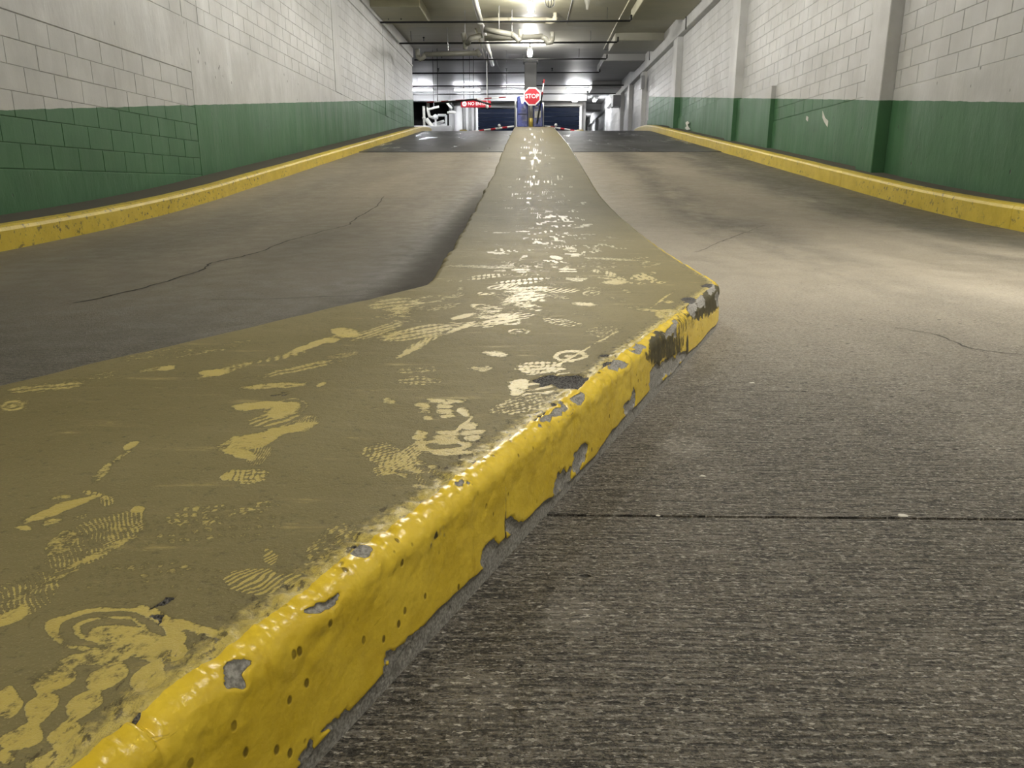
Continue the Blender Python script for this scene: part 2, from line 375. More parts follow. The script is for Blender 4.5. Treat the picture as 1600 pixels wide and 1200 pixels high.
def mat_sidecurb():
    M = Mat('side_curb_paint'); p = M.pos(); x, y, z = M.xyz(p)[:3]
    n = M.noise(p, 5., 5, .65)
    col = M.mix(M.ss(n, .3, .7), (.68, .50, .045), (.80, .61, .075))
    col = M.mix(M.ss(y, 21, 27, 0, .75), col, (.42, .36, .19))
    wear = M.ma('MULTIPLY', M.ss(M.noise(p, 18., 4, .68), .57, .65), M.ss(M.ma('ADD', M.noise(M.scl(p, 1, .7, 1), 1.3, 2), M.ss(x, 0., -1., 0, .14)), .50, .6))
    col = M.mix(M.ma('MULTIPLY', wear, .85), col, (.17, .12, .05))
    gr = M.ma('MULTIPLY', M.ss(M.noise(p, 30., 4), .63, .69), M.ss(M.noise(p, .9, 2), .5, .62))
    col = M.mix(gr, col, (.06, .05, .045))
    return M.out(col, .42, M.bump(M.noise(p, 30., 4, .7), .008, .5))
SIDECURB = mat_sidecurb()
WALK = plain('curb_top_concrete', (.105, .092, .070), .8, var=.25, sc=5)
CONC = plain('grey_concrete', (.26, .26, .25), .6)
DCONC = plain('dark_grey_concrete', (.10, .10, .10), .6)
TAR = plain('dark_crack', (.028, .025, .021), .8)
BLACK = plain('black_pipe_paint', (.012, .012, .012), .45)
GREYPVC = plain('grey_cast_pipe', (.20, .195, .165), .4)
WHITEPVC = plain('white_pipe', (.72, .71, .64), .35)
CREAM = plain('cream_pipe', (.60, .56, .43), .35)
WHITE = plain('white_enamel', (.78, .78, .77), .35)
NAVY = plain('navy_gate', (.0018, .0055, .017), .6); NAVY.node_tree.nodes['Principled BSDF'].inputs['Specular IOR Level'].default_value = .12
BLUE = plain('blue_enamel', (.008, .026, .24), .3)
RED = plain('red_enamel', (.42, .008, .02), .5)
DARKRED = plain('dark_red_paint', (.22, .008, .012), .5)
GREYBOX = plain('grey_box', (.30, .30, .31), .45)
PALEWALL = plain('pale_wall_paint', (.62, .62, .61), .5, sc=2)
OLIVEPOST = plain('ochre_post_paint', (.30, .22, .03), .5)
STEEL = plain('galvanised_steel', (.45, .45, .46), .35, metal=.7)
DARKROOM = plain('dark_void', (.015, .015, .016), .8)
PAPER = plain('torn_paper', (.72, .72, .66), .8)
SIGNRED = emit('lit_red_panel', (.9, .03, .06), 0.10); SIGNRED.node_tree.nodes['Principled BSDF'].inputs['Base Color'].default_value = (.42, .015, .03, 1)
SIGNLET = emit('lit_white_letters', (1., .95, .95), .3)
JAR = emit('lamp_glass', WARM, JAR_POWER)
TUBE = emit('fluorescent_tube', COOL, TUBE_POWER); FILLTUBE = emit('fill_fluorescent_tube', COOL, TUBE_POWER*.7)
FARJAR = emit('far_lamp_glass', WARM, FAR_JAR_POWER)
DISC = emit('downlight_lens', (1., .96, .88), 12.)
# ================================================================== ROADWAY
YEND = 41.0; YFAR = 60.0
XLC, XRC = -3.55, 3.98                      # curb faces
def ysub(a, b, st=.25):
    n = max(1, int(math.ceil((b-a)/st))); return [a+(b-a)*i/n for i in range(n+1)]
def strip(mb, x0, x1, a, b, dz0, dz1, st=.3):
    """solid slab following the road profile from a to b, top at prof+dz1, underside at prof+dz0"""
    ys = ysub(a, b, st); vs = []; fs = []
    for y in ys:
        z = gz(y); vs += [(x0, y, z+dz0), (x1, y, z+dz0), (x1, y, z+dz1), (x0, y, z+dz1)]
    for i in range(len(ys)-1):
        o = i*4
        for j in range(4): k = (j+1) % 4; fs.append((o+j, o+4+j, o+4+k, o+k))
    fs += [(0, 1, 2, 3), ((len(ys)-1)*4+3, (len(ys)-1)*4+2, (len(ys)-1)*4+1, (len(ys)-1)*4)]
    return mb.add(vs, fs)
floor = strip(MB(), -7.5, 5.2, -9, 61, -.6, -.12).build('floor', TAR)
tag(floor, 'concrete car ramp floor rising between the two painted walls', None, kind='structure')
JY = [-9, -4.3, float(ground(1300, 809)[1]), float(ground(1200, 355)[1]), 8.75, 12.4, 16.1]
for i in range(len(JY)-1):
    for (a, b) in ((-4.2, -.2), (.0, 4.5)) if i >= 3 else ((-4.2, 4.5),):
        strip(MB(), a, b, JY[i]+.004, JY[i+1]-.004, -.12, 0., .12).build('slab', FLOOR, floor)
strip(MB(), -4.2, 5.1, 16.105, 61, -.12, .012, .25).build('asphalt_overlay', ASPHALT, floor)
strip(MB(), -7.5, -4.2, 27.9, 46, -.12, .005, .5).build('side_bay_floor', ASPHALT, floor)
# cracks: irregular dark seams sunk flush with the concrete
def crack(pts, w):
    P = [ground(*q) for q in pts]; V = []
    for i in range(len(P)-1):
        n = max(2, int(np.linalg.norm(P[i+1]-P[i])/.04))
        V += [P[i]+(P[i+1]-P[i])*k/n for k in range(n)]
    V.append(P[-1]); L = []; 
    for i, q in enumerate(V):
        d = V[min(i+1, len(V)-1)]-V[max(0, i-1)]; nn = np.array([-d[1], d[0], 0]); nn /= np.linalg.norm(nn)+1e-9
        q = q+nn*(random.uniform(-.006, .006)+.05*(float(vnoise(np.array([i*.13]), np.array([.5]), 3)[0])-.5)+.03*(float(vnoise(np.array([i*.4]), np.array([.5]), 8)[0])-.5)); ww = w*random.uniform(.4, 1.2)
        L.append([q+nn*ww, q-nn*ww])
    G = np.array(L); G[..., 2] = prof(G[..., 1])+.0015
    return grid_mesh('crack', G, TAR, floor, smooth=False)
crack([(600, 307), (590, 322), (556, 340), (545, 351), (500, 362), (440, 380), (400, 395), (330, 412), (300, 428), (215, 452), (120, 474)], .006)
crack([(330, 469), (450, 466), (560, 462), (650, 446)], .003)
crack([(1400, 512), (1470, 524), (1520, 545), (1600, 555)], .002)
crack([(1195, 352), (1120, 380), (1085, 394)], .003)
# ================================================================== CENTRE ISLAND
HI = .15
ysL = [-1.5, 2.60, 2.70, 2.80, 3.5, 4.5, 7.0, 10.3, 15.3, 23.2, 27.6]
xsL = [-.961+.42*(-1.5-1.28), -.385, -.355, -.348, -.375, -.40, -.45, -.44, -.46, -.448, -.45]
ysR = [-1.5, 2.62, 2.70, 2.78, 2.86, 3.05, 3.8, 5.4, 7.7, 12.2, 16.3, 23.1, 27.6]
xsR = [.083+.415*(-1.5-1.218), .662, .688, .702, .708, .705, .705, .715, .72, .78, .83, .81, .81]
xsR = [v-.018 for v in xsR]
ry = [-1.5, -1.1, -.7, -.4, -.1, .1, .2, .28]
y = .33
while y < 1.45: ry.append(y); y *= 1.0052
while y < 27.6: ry.append(y); y += .0036*y*y
ry.append(27.6); RY = np.array(ry); NR = len(RY)
jag = (fbm(RY*9, RY*0, 5, 4)-.5)*.045*np.clip((RY-2.2)/1.5, .15, 1)
EL = np.interp(RY, ysL, xsL)+jag; ER = np.interp(RY, ysR, xsR)
XV = np.maximum(EL+.03*(ER-EL), -.80*RY-.12)
u1 = np.linspace(0, 1, 24)[:-1]; u2 = np.linspace(0, 1, 640)
GX = np.concatenate([EL[:, None]+(XV-EL)[:, None]*u1, XV[:, None]+(ER-XV)[:, None]*u2], 1)
GY = np.repeat(RY[:, None], GX.shape[1], 1)
GZ = prof(GY)+HI+(fbm(GX*6, GY*6, 3, 3)-.5)*.006
V = np.stack([GX, GY, GZ], -1)
PX, PY = proj(V); VIS = (GY > .25)
PX0, PY0 = PX, PY
wpx = 1155./np.maximum(GY, .4)
PX = PX+(fbm(GX*22, GY*22, 51, 3)-.5)*.013*wpx; PY = PY+(fbm(GX*22, GY*22, 57, 3)-.5)*.012*wpx*np.clip(.6/np.maximum(GY, .4), .12, 1)
clean = np.zeros_like(GX); chipA = np.zeros_like(GX)
def stamp(dst, cx, cy, rx, ry, rot=0., mode='solid', per=6., ang=0., st=1., soft=3., pw=2., A=None, B=None, inner=0., duty=.15):
    A = PX if A is None else A; B = PY if B is None else B
    r = max(rx, ry)*1.4+soft
    m = (np.abs(A-cx) < r) & (np.abs(B-cy) < r) & (VIS if A.shape == VIS.shape else True)
    if not m.any(): return
    c, s_ = math.cos(math.radians(rot)), math.sin(math.radians(rot))
    dx = A[m]-cx; dy = B[m]-cy; u = dx*c+dy*s_; v = -dx*s_+dy*c
    q = (np.abs(u/rx)**pw+np.abs(v/ry)**pw)**(1/pw); val = np.clip(.5-(q-1)*min(rx, ry)/soft, 0, 1)
    if inner > 0: val *= np.clip(.5+(q-inner)*min(rx, ry)/soft, 0, 1)
    a = math.radians(ang)
    if mode == 'stripe': val *= np.clip(.5+duty+1.1*np.sin(2*PI*(u*math.cos(a)+v*math.sin(a))/per), 0, 1)
    elif mode == 'ring': val *= np.clip(.75+1.3*np.sin(q*per), 0, 1)
    elif mode == 'cell': val *= np.clip(.1+1.6*np.abs(np.sin(PI*u/per)*np.sin(PI*v/(per*.55))), 0, 1)
    dst[m] = np.maximum(dst[m], val*st)
S = lambda *a, **k: stamp(clean, *a, **k)
# -- big boot print close to the lens: heel crescent and lugs
S(172, 988, 128, 47, 4, 'ring', per=19, st=.95, inner=.40)
for (a, b, c, d, r) in ((205, 1006, 75, 22, 10), (240, 1018, 45, 20, 0), (150, 1032, 60, 13, -8), (262, 972, 62, 9, 16), (330, 990, 60, 7, 12), (250, 965, 40, 8, 20)): S(a, b, c, d, r, st=.85)
for (a, b, c, d, m) in ((85, 1064, 35, 17, 0), (160, 1062, 37, 17, 0), (230, 1060, 29, 18, 0), (62, 1105, 27, 17, 0), (127, 1105, 31, 16, 0), (195, 1105, 34, 15, 1),
                        (30, 1147, 33, 19, 0), (94, 1147, 27, 18, 0), (160, 1148, 31, 15, 1), (72, 1187, 46, 16, 0), (145, 1190, 30, 11, 1), (12, 1095, 22, 20, 0), (5, 1185, 12, 12, 0)):
    S(a, b, c, d, -28, 'stripe' if m else 'solid', per=7, ang=62, st=.8 if not m else .6, pw=3.2)
S(330, 1042, 26, 44, 55, 'cell', per=16, st=.7); S(360, 1022, 18, 26, 50, 'cell', per=12, st=.7); S(295, 1062, 22, 12, 20, st=.6)
# -- ribbed soles further up the left side
S(148, 846, 92, 30, -24, 'stripe', per=7.5, ang=6, st=.78); S(150, 868, 80, 5, -22, st=.7); S(90, 850, 30, 16, -30, st=.7)
S(35, 930, 62, 28, -24, 'stripe', per=8.5, ang=6, st=.75); S(10, 965, 40, 12, -30, st=.85); S(60, 917, 70, 5, -24, st=.6)
S(95, 797, 62, 8, -16, st=.9); S(75, 806, 34, 5, -12, st=.8); S(80, 818, 16, 5, -6, st=.8); S(38, 824, 14, 5, 0, st=.7); S(100, 779, 22, 4, -10, st=.6)
S(155, 775, 22, 6, 18, 'cell', per=9, st=.9); S(172, 784, 12, 8, -10, 'stripe', per=6, st=.9); S(218, 798, 12, 7, 0, st=.85)
S(178, 722, 46, 4, -40, st=.55); S(202, 697, 12, 5, -20, st=.95); S(165, 738, 20, 3, -42, st=.6)
S(125, 812, 20, 5, -14, 'cell', per=8, st=.6)
S(400, 906, 48, 22, -4, 'stripe', per=6., ang=62, st=.8); S(455, 900, 32, 10, -4, 'stripe', per=6., ang=62, st=.75); S(425, 866, 17, 11, 35, 'stripe', per=5, ang=30, st=.8)
S(525, 858, 52, 34, -25, 'cell', per=11, st=.55)
for (a, b) in ((300, 800), (345, 795), (390, 800), (290, 815), (330, 812), (415, 785)): S(a, b, 28, 7, -4, 'cell', per=14, st=.5)
S(300, 830, 150, 26, -6, 'cell', per=19, st=.34); S(215, 905, 90, 30, -5, 'cell', per=23, st=.36); S(330, 910, 70, 26, 5, 'cell', per=20, st=.3)
# -- tangled prints in the middle
S(430, 603, 58, 5, -4, st=.6); S(405, 634, 42, 7, -5, st=.85); S(440, 642, 26, 10, -18, st=.9); S(445, 638, 36, 15, -15, 'ring', per=14, st=.7)
S(430, 655, 42, 12, -10, 'stripe', per=6, ang=80, st=.7); S(452, 670, 46, 7, -12, st=.85); S(478, 662, 20, 12, -30, 'stripe', per=3.6, ang=40, st=.8)
S(395, 688, 46, 9, -14, st=.85); S(385, 692, 56, 13, -10, 'ring', per=11, st=.75); S(372, 707, 26, 8, 12, st=1.); S(402, 712, 24, 13, -25, 'stripe', per=3.6, ang=60, st=.8)
S(380, 742, 36, 11, -4, 'cell', per=8, st=.85); S(352, 745, 10, 6, -10, st=.9)
S(355, 578, 48, 5, -16, 'stripe', per=9, ang=20, st=.9); S(334, 582, 22, 5, -6, st=.9); S(430, 560, 54, 4, -12, 'stripe', per=14, ang=12, st=.9); S(485, 540, 40, 4.5, -20, st=.95); S(520, 532, 12, 3.5, -8, st=.9)
S(470, 575, 70, 5, -12, 'cell', per=9, st=.75); S(540, 555, 34, 4, -10, 'stripe', per=7, st=.7); S(505, 601, 9, 3, -18, st=.95)
S(540, 520, 24, 8, 5, st=.7); S(590, 517, 46, 7, -18, 'cell', per=7, st=.8); S(650, 520, 60, 10, -10, 'cell', per=9, st=.85); S(660, 536, 38, 6, -28, 'stripe', per=7, ang=50, st=.95); S(645, 546, 26, 3, -30, st=.9)
S(620, 475, 48, 10, -6, 'cell', per=9, st=.7); S(670, 468, 34, 7, -6, 'ring', per=12, st=.6); S(724, 494, 18, 3, -14, st=1.); S(720, 512, 28, 3, -22, st=.8)
S(245, 576, 34, 4, -10, 'stripe', per=9, st=.8); S(262, 575, 14, 4, -8, st=.95); S(70, 606, 62, 7, -5, 'cell', per=9, st=.75); S(20, 634, 26, 10, -8, 'ring', per=13, st=.8); S(140, 590, 60, 6, -10, 'cell', per=11, st=.5)
S(330, 545, 90, 7, -10, 'cell', per=13, st=.45); S(250, 552, 80, 6, -10, 'cell', per=11, st=.42)
# -- hiking sole, right of centre
for (a, b, c, d) in ((660, 634, 13, 5), (664, 643, 12, 4), (694, 634, 14, 4), (696, 642, 14, 4), (724, 641, 10, 5), (726, 648, 8, 4), (698, 650, 14, 4), (668, 652, 12, 4), (700, 626, 34, 4),
                     (700, 675, 19, 4.5), (697, 684, 21, 5), (693, 692, 19, 4.5), (735, 665, 14, 5), (740, 674, 22, 4), (738, 683, 16, 4.5), (656, 684, 13, 4.5), (655, 693, 13, 4), (660, 676, 10, 4)):
    S(a, b, c, d, 0, st=.72, pw=2.6)
S(695, 697, 44, 10, -4, st=.8, inner=.55); S(705, 708, 40, 4, -2, st=.75); S(720, 665, 24, 2.5, -40, st=.9)
S(603, 709, 36, 19, 14, 'cell', per=7, st=.8); S(640, 710, 34, 14, -35, 'cell', per=8, st=.85); S(620, 728, 40, 16, -20, 'cell', per=9, st=.75)
for (a, b) in ((637, 730), (660, 724), (650, 738), (630, 745), (675, 730), (655, 760), (610, 742)): S(a, b, 12, 4, 6, st=.6)
S(668, 748, 28, 16, 40, 'stripe', per=5, st=.55, inner=.3); S(700, 742, 16, 22, 20, 'stripe', per=5, st=.5)
S(655, 595, 40, 8, 0, 'cell', per=9, st=.6); S(655, 578, 38, 7, -5, 'cell', per=9, st=.6); S(610, 626, 12, 5, 10, st=.6)
# -- prints around the big chip
S(845, 574, 40, 10, 0, 'cell', per=9, st=.9); S(850, 580, 42, 9, 2, 'stripe', per=6, ang=80, st=.6); S(830, 606, 40, 12, 5, 'stripe', per=7, ang=80, st=.75); S(810, 605, 18, 12, -30, st=.75); S(890, 556, 34, 12, -2, 'ring', per=12, st=.6); S(885, 563, 42, 2, -30, st=.85)
S(820, 630, 60, 14, -14, 'cell', per=8, st=.6); S(752, 575, 24, 5, 0, st=.5); S(945, 518, 34, 9, -4, 'cell', per=8, st=.6); S(952, 524, 26, 1.8, -28, st=.8); S(775, 553, 22, 5, 8, 'solid', st=.6)
S(780, 497, 34, 9, 0, 'stripe', per=6, ang=80, st=.7); S(820, 466, 34, 8, -6, 'cell', per=8, st=1.); S(825, 452, 40, 5, -3, 'cell', per=8, st=1.); S(815, 440, 45, 5, -5, 'cell', per=9, st=.9)
S(962, 441, 22, 4, 0, st=.7); S(930, 452, 26, 5, 4, 'cell', per=7, st=.55); S(915, 475, 20, 3, 4, st=.7); S(1035, 468, 24, 2, -35, st=.7); S(1045, 472, 10, 3, 0, st=.6); S(1020, 485, 34, 3, 4, st=.55)
S(900, 414, 190, 3.2, -1, 'cell', per=23, st=.75); S(760, 417, 90, 3, 2, st=.5); S(960, 405, 60, 2.5, 3, st=.55); S(760, 432, 34, 4, -6, 'cell', per=8, st=.9); S(930, 433, 130, 2, -2, 'cell', per=17, st=.75)
# -- foot traffic along the strip: sole prints in their own size and place
WXg, WYg = GX, GY
for k in range(620):
    yy = 1.9+25.5*(k/620.)**1.35+random.uniform(-.1, .1); xx = random.gauss(.16, .19)
    if yy < 2.7: xx += -.42*(2.7-yy)+random.uniform(-.2, .2)
    xx = min(.62, max(-.36, xx)) if yy > 2.7 else xx
    rot = 90+random.gauss(0, 30); st = random.uniform(.25, .85)*(1. if abs(xx-.16) < .3 else .7); L = random.uniform(.10, .16)
    md = random.choice(['stripe', 'cell', 'ring', 'stripe', 'solid'])
    pr = {'stripe': .022, 'cell': .03, 'ring': 11., 'solid': 1}[md]
    kw = dict(A=WXg, B=WYg, soft=.012)
    c, s_ = math.cos(math.radians(rot)), math.sin(math.radians(rot))
    stamp(clean, xx+c*.06, yy+s_*.06, L*.62, random.uniform(.03, .048), rot, md, per=pr, st=st, **kw)
    if random.random() < .7: stamp(clean, xx-c*.09, yy-s_*.09, .042, .033, rot, md, per=pr, st=st, **kw)
clean *= np.clip(.32+1.35*fbm(GX*9, GY*9, 9, 3), 0, 1)
# -- chips broken through to the aggregate
PXc = PX0+(fbm(GX*45, GY*45, 61, 3)-.5)*.03*wpx; PYc = PY0+(fbm(GX*45, GY*45, 67, 3)-.5)*.03*wpx*np.clip(.6/np.maximum(GY, .4), .15, 1)
C = lambda *a, **k: stamp(chipA, *a, A=PXc, B=PYc, **k)
for (a, b, c, d, r) in ((885, 596, 40, 11, 4), (858, 594, 20, 5, 0), (965, 569, 22, 7, -10), (948, 580, 14, 4, 8), (950, 555, 10, 2, 0), (997, 547, 11, 5, 0), (570, 866, 21, 11, -4), (590, 850, 8, 5, -20), (503, 934, 28, 11, -38), (530, 912, 14, 6, -40),
                        (384, 1036, 23, 19, -10), (872, 638, 14, 6, -28), (850, 652, 14, 7, -30), (905, 621, 9, 9, -10), (835, 664, 9, 6, -30), (812, 685, 7, 4, 0), (733, 746, 8, 5, 0), (718, 757, 10, 6, -20), (750, 738, 6, 4, 0), (436, 616, 9, 2.5, -5),
                        (1082, 470, 16, 5, 10), (1078, 484, 12, 4, 0), (1108, 446, 10, 3, 0), (215, 1102, 6, 10, 50), (250, 945, 22, 7, -18)):
    C(a, b, c, d, r, soft=4)
de = (ER[:, None]-GX)
edge = np.clip(1-de/.055, 0, 1)*np.clip((4.-GY)/1.5, .0, 1)
rough_e = np.clip(1-de/.05, 0, 1)*(fbm(GX*75, GY*75, 21, 3)-.5)*.011*np.clip((6-GY)/3, .2, 1)
V[..., 2] += rough_e-np.clip((chipA-.3)*1.6, 0, 1)*.0045
island = empty('traffic_island', (0, 6, gz(6)))
tag(island, 'long raised traffic island with dirty footprint-covered yellow top between the two lanes', 'traffic island')
deck = grid_mesh('deck', V, DECK, None, {'clean': clean, 'chip': chipA, 'edge': edge}, True)
deck.parent = island; deck.matrix_parent_inverse = island.matrix_world.inverted(); deck['label'] = 'olive dirt-filmed top with yellow shoe prints'
# right curb face: rounded nose then upright face, sampled on the same rows
def face_sweep(E, side, edge_z, T):
    tx = np.gradient(E, RY); nx = 1/np.sqrt(1+tx**2)*side; ny = -tx/np.sqrt(1+tx**2)*side
    for _ in range(3):
        nx = np.convolve(np.pad(nx, 2, 'edge'), np.ones(5)/5, 'valid'); ny = np.convolve(np.pad(ny, 2, 'edge'), np.ones(5)/5, 'valid')
    ln = np.sqrt(nx**2+ny**2); nx /= ln; ny /= ln
    r = .026
    d = []; z = []
    for t in T:
        if t < .3: a = t/.3*PI/2; d.append(r*math.sin(a)); z.append(-r+r*math.cos(a))
        else: k = (t-.3)/.7; d.append(r+.006*k); z.append(-r-(HI+.02-r)*k)
    d = np.array(d); z = np.array(z)
    X = E[:, None]+nx[:, None]*d; Y = RY[:, None]+ny[:, None]*d; Z = edge_z[:, None]+z
    return X, Y, Z, nx, ny
T = np.concatenate([np.linspace(0, .3, 22)[:-1], np.linspace(.3, 1, 62)])
X, Y, Z, nx, ny = face_sweep(ER, 1, V[:, -1, 2], T)
fx, fy = proj(np.stack([X, Y, Z], -1)); wf_ = 1155./np.maximum(Y, .4)
fx0, fy0 = fx, fy; fx = fx+(fbm(Y*40, Z*40, 71, 3)-.5)*.022*wf_; fy = fy+(fbm(Y*40, Z*40, 77, 3)-.5)*.03*wf_; VISF = (Y > .25)
chipF = np.zeros_like(X); darkF = np.zeros_like(X)
def SF(dst, *a, **k): stamp(dst, *a, A=fx, B=fy, **k)
for (a, b, c, d, r) in ((384, 1038, 22, 18, -10), (570, 868, 20, 11, -4), (500, 938, 24, 10, -38), (770, 868, 15, 27, 28), (805, 828, 10, 16, 10), (650, 1002, 10, 26, 42), (660, 990, 10, 18, 40), (905, 712, 9, 24, 20), (880, 750, 10, 22, 30),
                        (622, 1032, 9, 16, 40), (985, 632, 7, 20, 18), (1026, 592, 9, 26, 12), (1048, 572, 12, 16, 30), (1062, 560, 8, 14, 30), (530, 1128, 9, 26, 42), (480, 1180, 9, 22, 42), (700, 960, 7, 16, 40), (1112, 450, 7, 8, 0), (1096, 470, 7, 9, 0),
                        (1084, 484, 7, 12, 0), (1052, 515, 7, 14, 20), (1045, 522, 8, 8, 0), (1122, 468, 4, 12, 0), (997, 548, 10, 5, 0), (905, 622, 8, 9, 0), (872, 640, 12, 6, -28), (850, 654, 12, 7, -30), (965, 572, 16, 7, 0), (733, 748, 8, 5, 0), (718, 759, 10, 6, -20)):
    SF(chipF, a, b, c, d, r, soft=4)
hz = (Z-prof(Y))                        # height above the road
lowc = np.clip((.012+.03*fbm(Y*7, Z*7, 41, 4)**1.3-hz)/.012+.5, 0, 1); chipF = np.maximum(chipF, lowc*np.clip(1.3-(Y-2)/10., .3, 1))
for (a, b, c, d, r, s_) in ((1036, 540, 24, 22, 20, .75), (1100, 476, 26, 20, -30, .8), (1070, 505, 22, 16, -35, .55), (1030, 545, 18, 26, 25, .8), (1050, 535, 18, 22, 20, .7), (1064, 505, 8, 26, 0, .6), (1090, 478, 16, 22, 20, .9), (1108, 468, 12, 22, 0, .9), (1121, 462, 8, 22, 0, .95), (1075, 500, 12, 20, 0, .5), (1018, 556, 8, 18, 0, .7),
                            (680, 830, 6, 12, 10, .75), (672, 850, 3, 18, 8, .6), (905, 628, 40, 3, -36, .55), (880, 652, 60, 3, -36, .55), (840, 690, 60, 3, -36, .45), (930, 610, 30, 2.5, -36, .5), (688, 825, 7, 14, 0, .4)):
    SF(darkF, a, b, c, d, r, st=s_, soft=5)
for (a, b, c, d) in ((790, 825, 1.2, 55), (1074, 548, 1.8, 30)):
    stamp(darkF, a, b, c, d, 0, st=1.3, soft=2., A=fx0, B=fy0)
lump = (fbm(Y*52+X*30, Z*60, 31, 3)-.5)*.0042*np.clip(1.6-np.abs(T-.18)/.25, .12, 1)
dep = lump-np.clip((chipF-.3)*1.6, 0, 1)*.004
dep *= np.clip(T/.05, 0, 1)
X = X+nx[:, None]*dep; Y = Y+ny[:, None]*dep
fc = grid_mesh('curb_face', np.stack([X, Y, Z], -1), CURB, None, {'chip': chipF, 'dark': darkF}, True)
fc.parent = island; fc.matrix_parent_inverse = island.matrix_world.inverted(); fc['label'] = 'glossy yellow painted face with chips and black tyre scuffs'
TL = np.concatenate([np.linspace(0, .3, 6)[:-1], np.linspace(.3, 1, 6)]); sel = np.arange(0, NR, 2); 
Xl, Yl, Zl, _, _ = face_sweep(EL, -1, V[:, 0, 2], TL)
zer = np.zeros_like(Xl)
lowl = np.clip((.03+.05*fbm(Yl*7, Zl*7, 43, 4)-(Zl-prof(Yl)))/.02+.5, 0, 1)
fl = grid_mesh('curb_face', np.stack([Xl, Yl, Zl], -1), DECK, None, {'chip': lowl, 'clean': zer, 'edge': zer}, True, flip=True)
fl.parent = island; fl.matrix_parent_inverse = island.matrix_world.inverted()
for q, yq in ((0, -1.5), (-1, 27.6)):
    e0 = MB().add([(EL[q], yq, gz(yq)-.02), (ER[q], yq, gz(yq)-.02), (ER[q], yq, gz(yq)+HI), (EL[q], yq, gz(yq)+HI)], [(0, 1, 2, 3)]); e0.build('end_face', SIDECURB, island)
# ================================================================== CURBS ALONG THE WALLS
def side_curb(xf, xw, h, sgn, joints, label):
    root = empty('curb', (xf, 10, gz(10))); tag(root, label, 'curb')
    for i in range(len(joints)-1):
        a, b = joints[i]+.004, joints[i+1]-.004
        ys = ysub(a, b, .2); vs = []; fs = []
        for yq in ys:
            z = gz(yq); ww = (math.sin(yq*2.3)+math.sin(yq*5.1+1))*.004
            for (dx, dz) in ((0, -.05), (.0, h-.035), (.012, h-.012), (.035, h), (.13, h), (.13, -.05)):
                vs.append((xf+sgn*dx+ww, yq, z+dz))
        n = 6
        for k in range(len(ys)-1):
            for j in range(n-1):
                f = (k*n+j, k*n+j+1, k*n+n+j+1, k*n+n+j); fs.append(f if sgn > 0 else f[::-1])
        fs += [tuple(range(n)), tuple(range((len(ys)-1)*n+n-1, (len(ys)-1)*n-1, -1))]
        MB().add(vs, fs).build('curb_segment', SIDECURB, root)
    x0, x1 = sorted((xf+sgn*.13, xw+sgn*.02))
    strip(MB(), x0, x1, joints[0], joints[-1], -.05, h-.004, .3).build('curb_shelf', WALK, root)
    return root
side_curb(XLC, XL, .165, -1, [-9, -3, 3.1, 9.2, 15.4, 21.6, 28.3], 'yellow curb with brown scuffs along the foot of the unbroken left wall')
side_curb(XRC, XR, .20, 1, [-9, -2.2, float(at_x(1582, 340, 4.0)[1]), float(at_x(1317, 275, 4.0)[1]), float(at_x(1224, 255, 4.0)[1]), 17.5, 23.1, 29.6], 'smooth yellow curb along the foot of the pilastered right wall')
# ================================================================== WALLS
def block_mesh(L, H, dep, sgn):
    """chamfered block face: back at x=0, front at x=-sgn*dep (towards the lane)"""
    c = .003; j = .0028
    y0, y1, z0, z1 = j, L-j, j, H-j
    b = [(0, y0, z0), (0, y1, z0), (0, y1, z1), (0, y0, z1)]
    m = [(-sgn*(dep-.002), y0, z0), (-sgn*(dep-.002), y1, z0), (-sgn*(dep-.002), y1, z1), (-sgn*(dep-.002), y0, z1)]
    f = [(-sgn*dep, y0+c, z0+c), (-sgn*dep, y1-c, z0+c), (-sgn*dep, y1-c, z1-c), (-sgn*dep, y0+c, z1-c)]
    fs = [(8, 9, 10, 11)]+[(k+4, (k+1) % 4+4, (k+1) % 4+8, k+8) for k in range(4)]+[(k, (k+1) % 4, (k+1) % 4+4, k+4) for k in range(4)]
    if sgn > 0: fs = [q[::-1] for q in fs]
    return b+m+f, fs
BL, BH = .4, .2
def lay_blocks(wall, xm, sgn, zones, mat, dep=.006, limit=298):
    """zones: (y0, y1, z0, courses, shift); every block a piece, the smallest joined"""
    allb = []
    for (y0, y1, z0, n, sh) in zones:
        for r in range(n):
            z = z0+r*BH; off = (.2 if (r+sh) % 2 else 0.)
            yq = y0; first = True
            while yq < y1-.03:
                L = BL-off if first and off else BL
                L = min(L, y1-yq); first = False
                if y1-(yq+L) < .05: L = y1-yq
                if z+BH*.5 > gz(yq)+.05: allb.append((yq, z, L))
                yq += L
    sc = []
    for (yq, z, L) in allb:
        a, b = proj(np.array([[xm, yq, z], [xm, yq+L, z], [xm, yq+L, z+BH], [xm, yq, z+BH]]))
        ins = yq > 1 and a.max() > 0 and a.min() < 1600 and b.max() > 2 and b.min() < 1200
        sc.append((a.max()-a.min())*(b.max()-b.min()) if ins else 0)
    order = sorted(range(len(allb)), key=lambda i: -sc[i]); cache = {}; rest = MB()
    for k, i in enumerate(order):
        yq, z, L = allb[i]
        if k < limit and sc[i] > 30:
            key = round(L, 3)
            if key not in cache:
                vs, fs = block_mesh(L, BH, dep, sgn); me = bpy.data.meshes.new('block'); me.from_pydata(vs, [], fs); me.update(); me.materials.append(mat); cache[key] = me
            o = bpy.data.objects.new('block', cache[key]); COL.objects.link(o); o.parent = wall
            o.location = (xm+random.uniform(-.0012, .0012), yq, z)
        else:
            vs, fs = block_mesh(L, BH, dep, sgn); rest.add([(xm+v[0], yq+v[1], z+v[2]) for v in vs], fs)
    if rest.v: tag(rest.build('far_blocks', mat, wall), kind='stuff')
DEP = .006
ZBOT = -.3
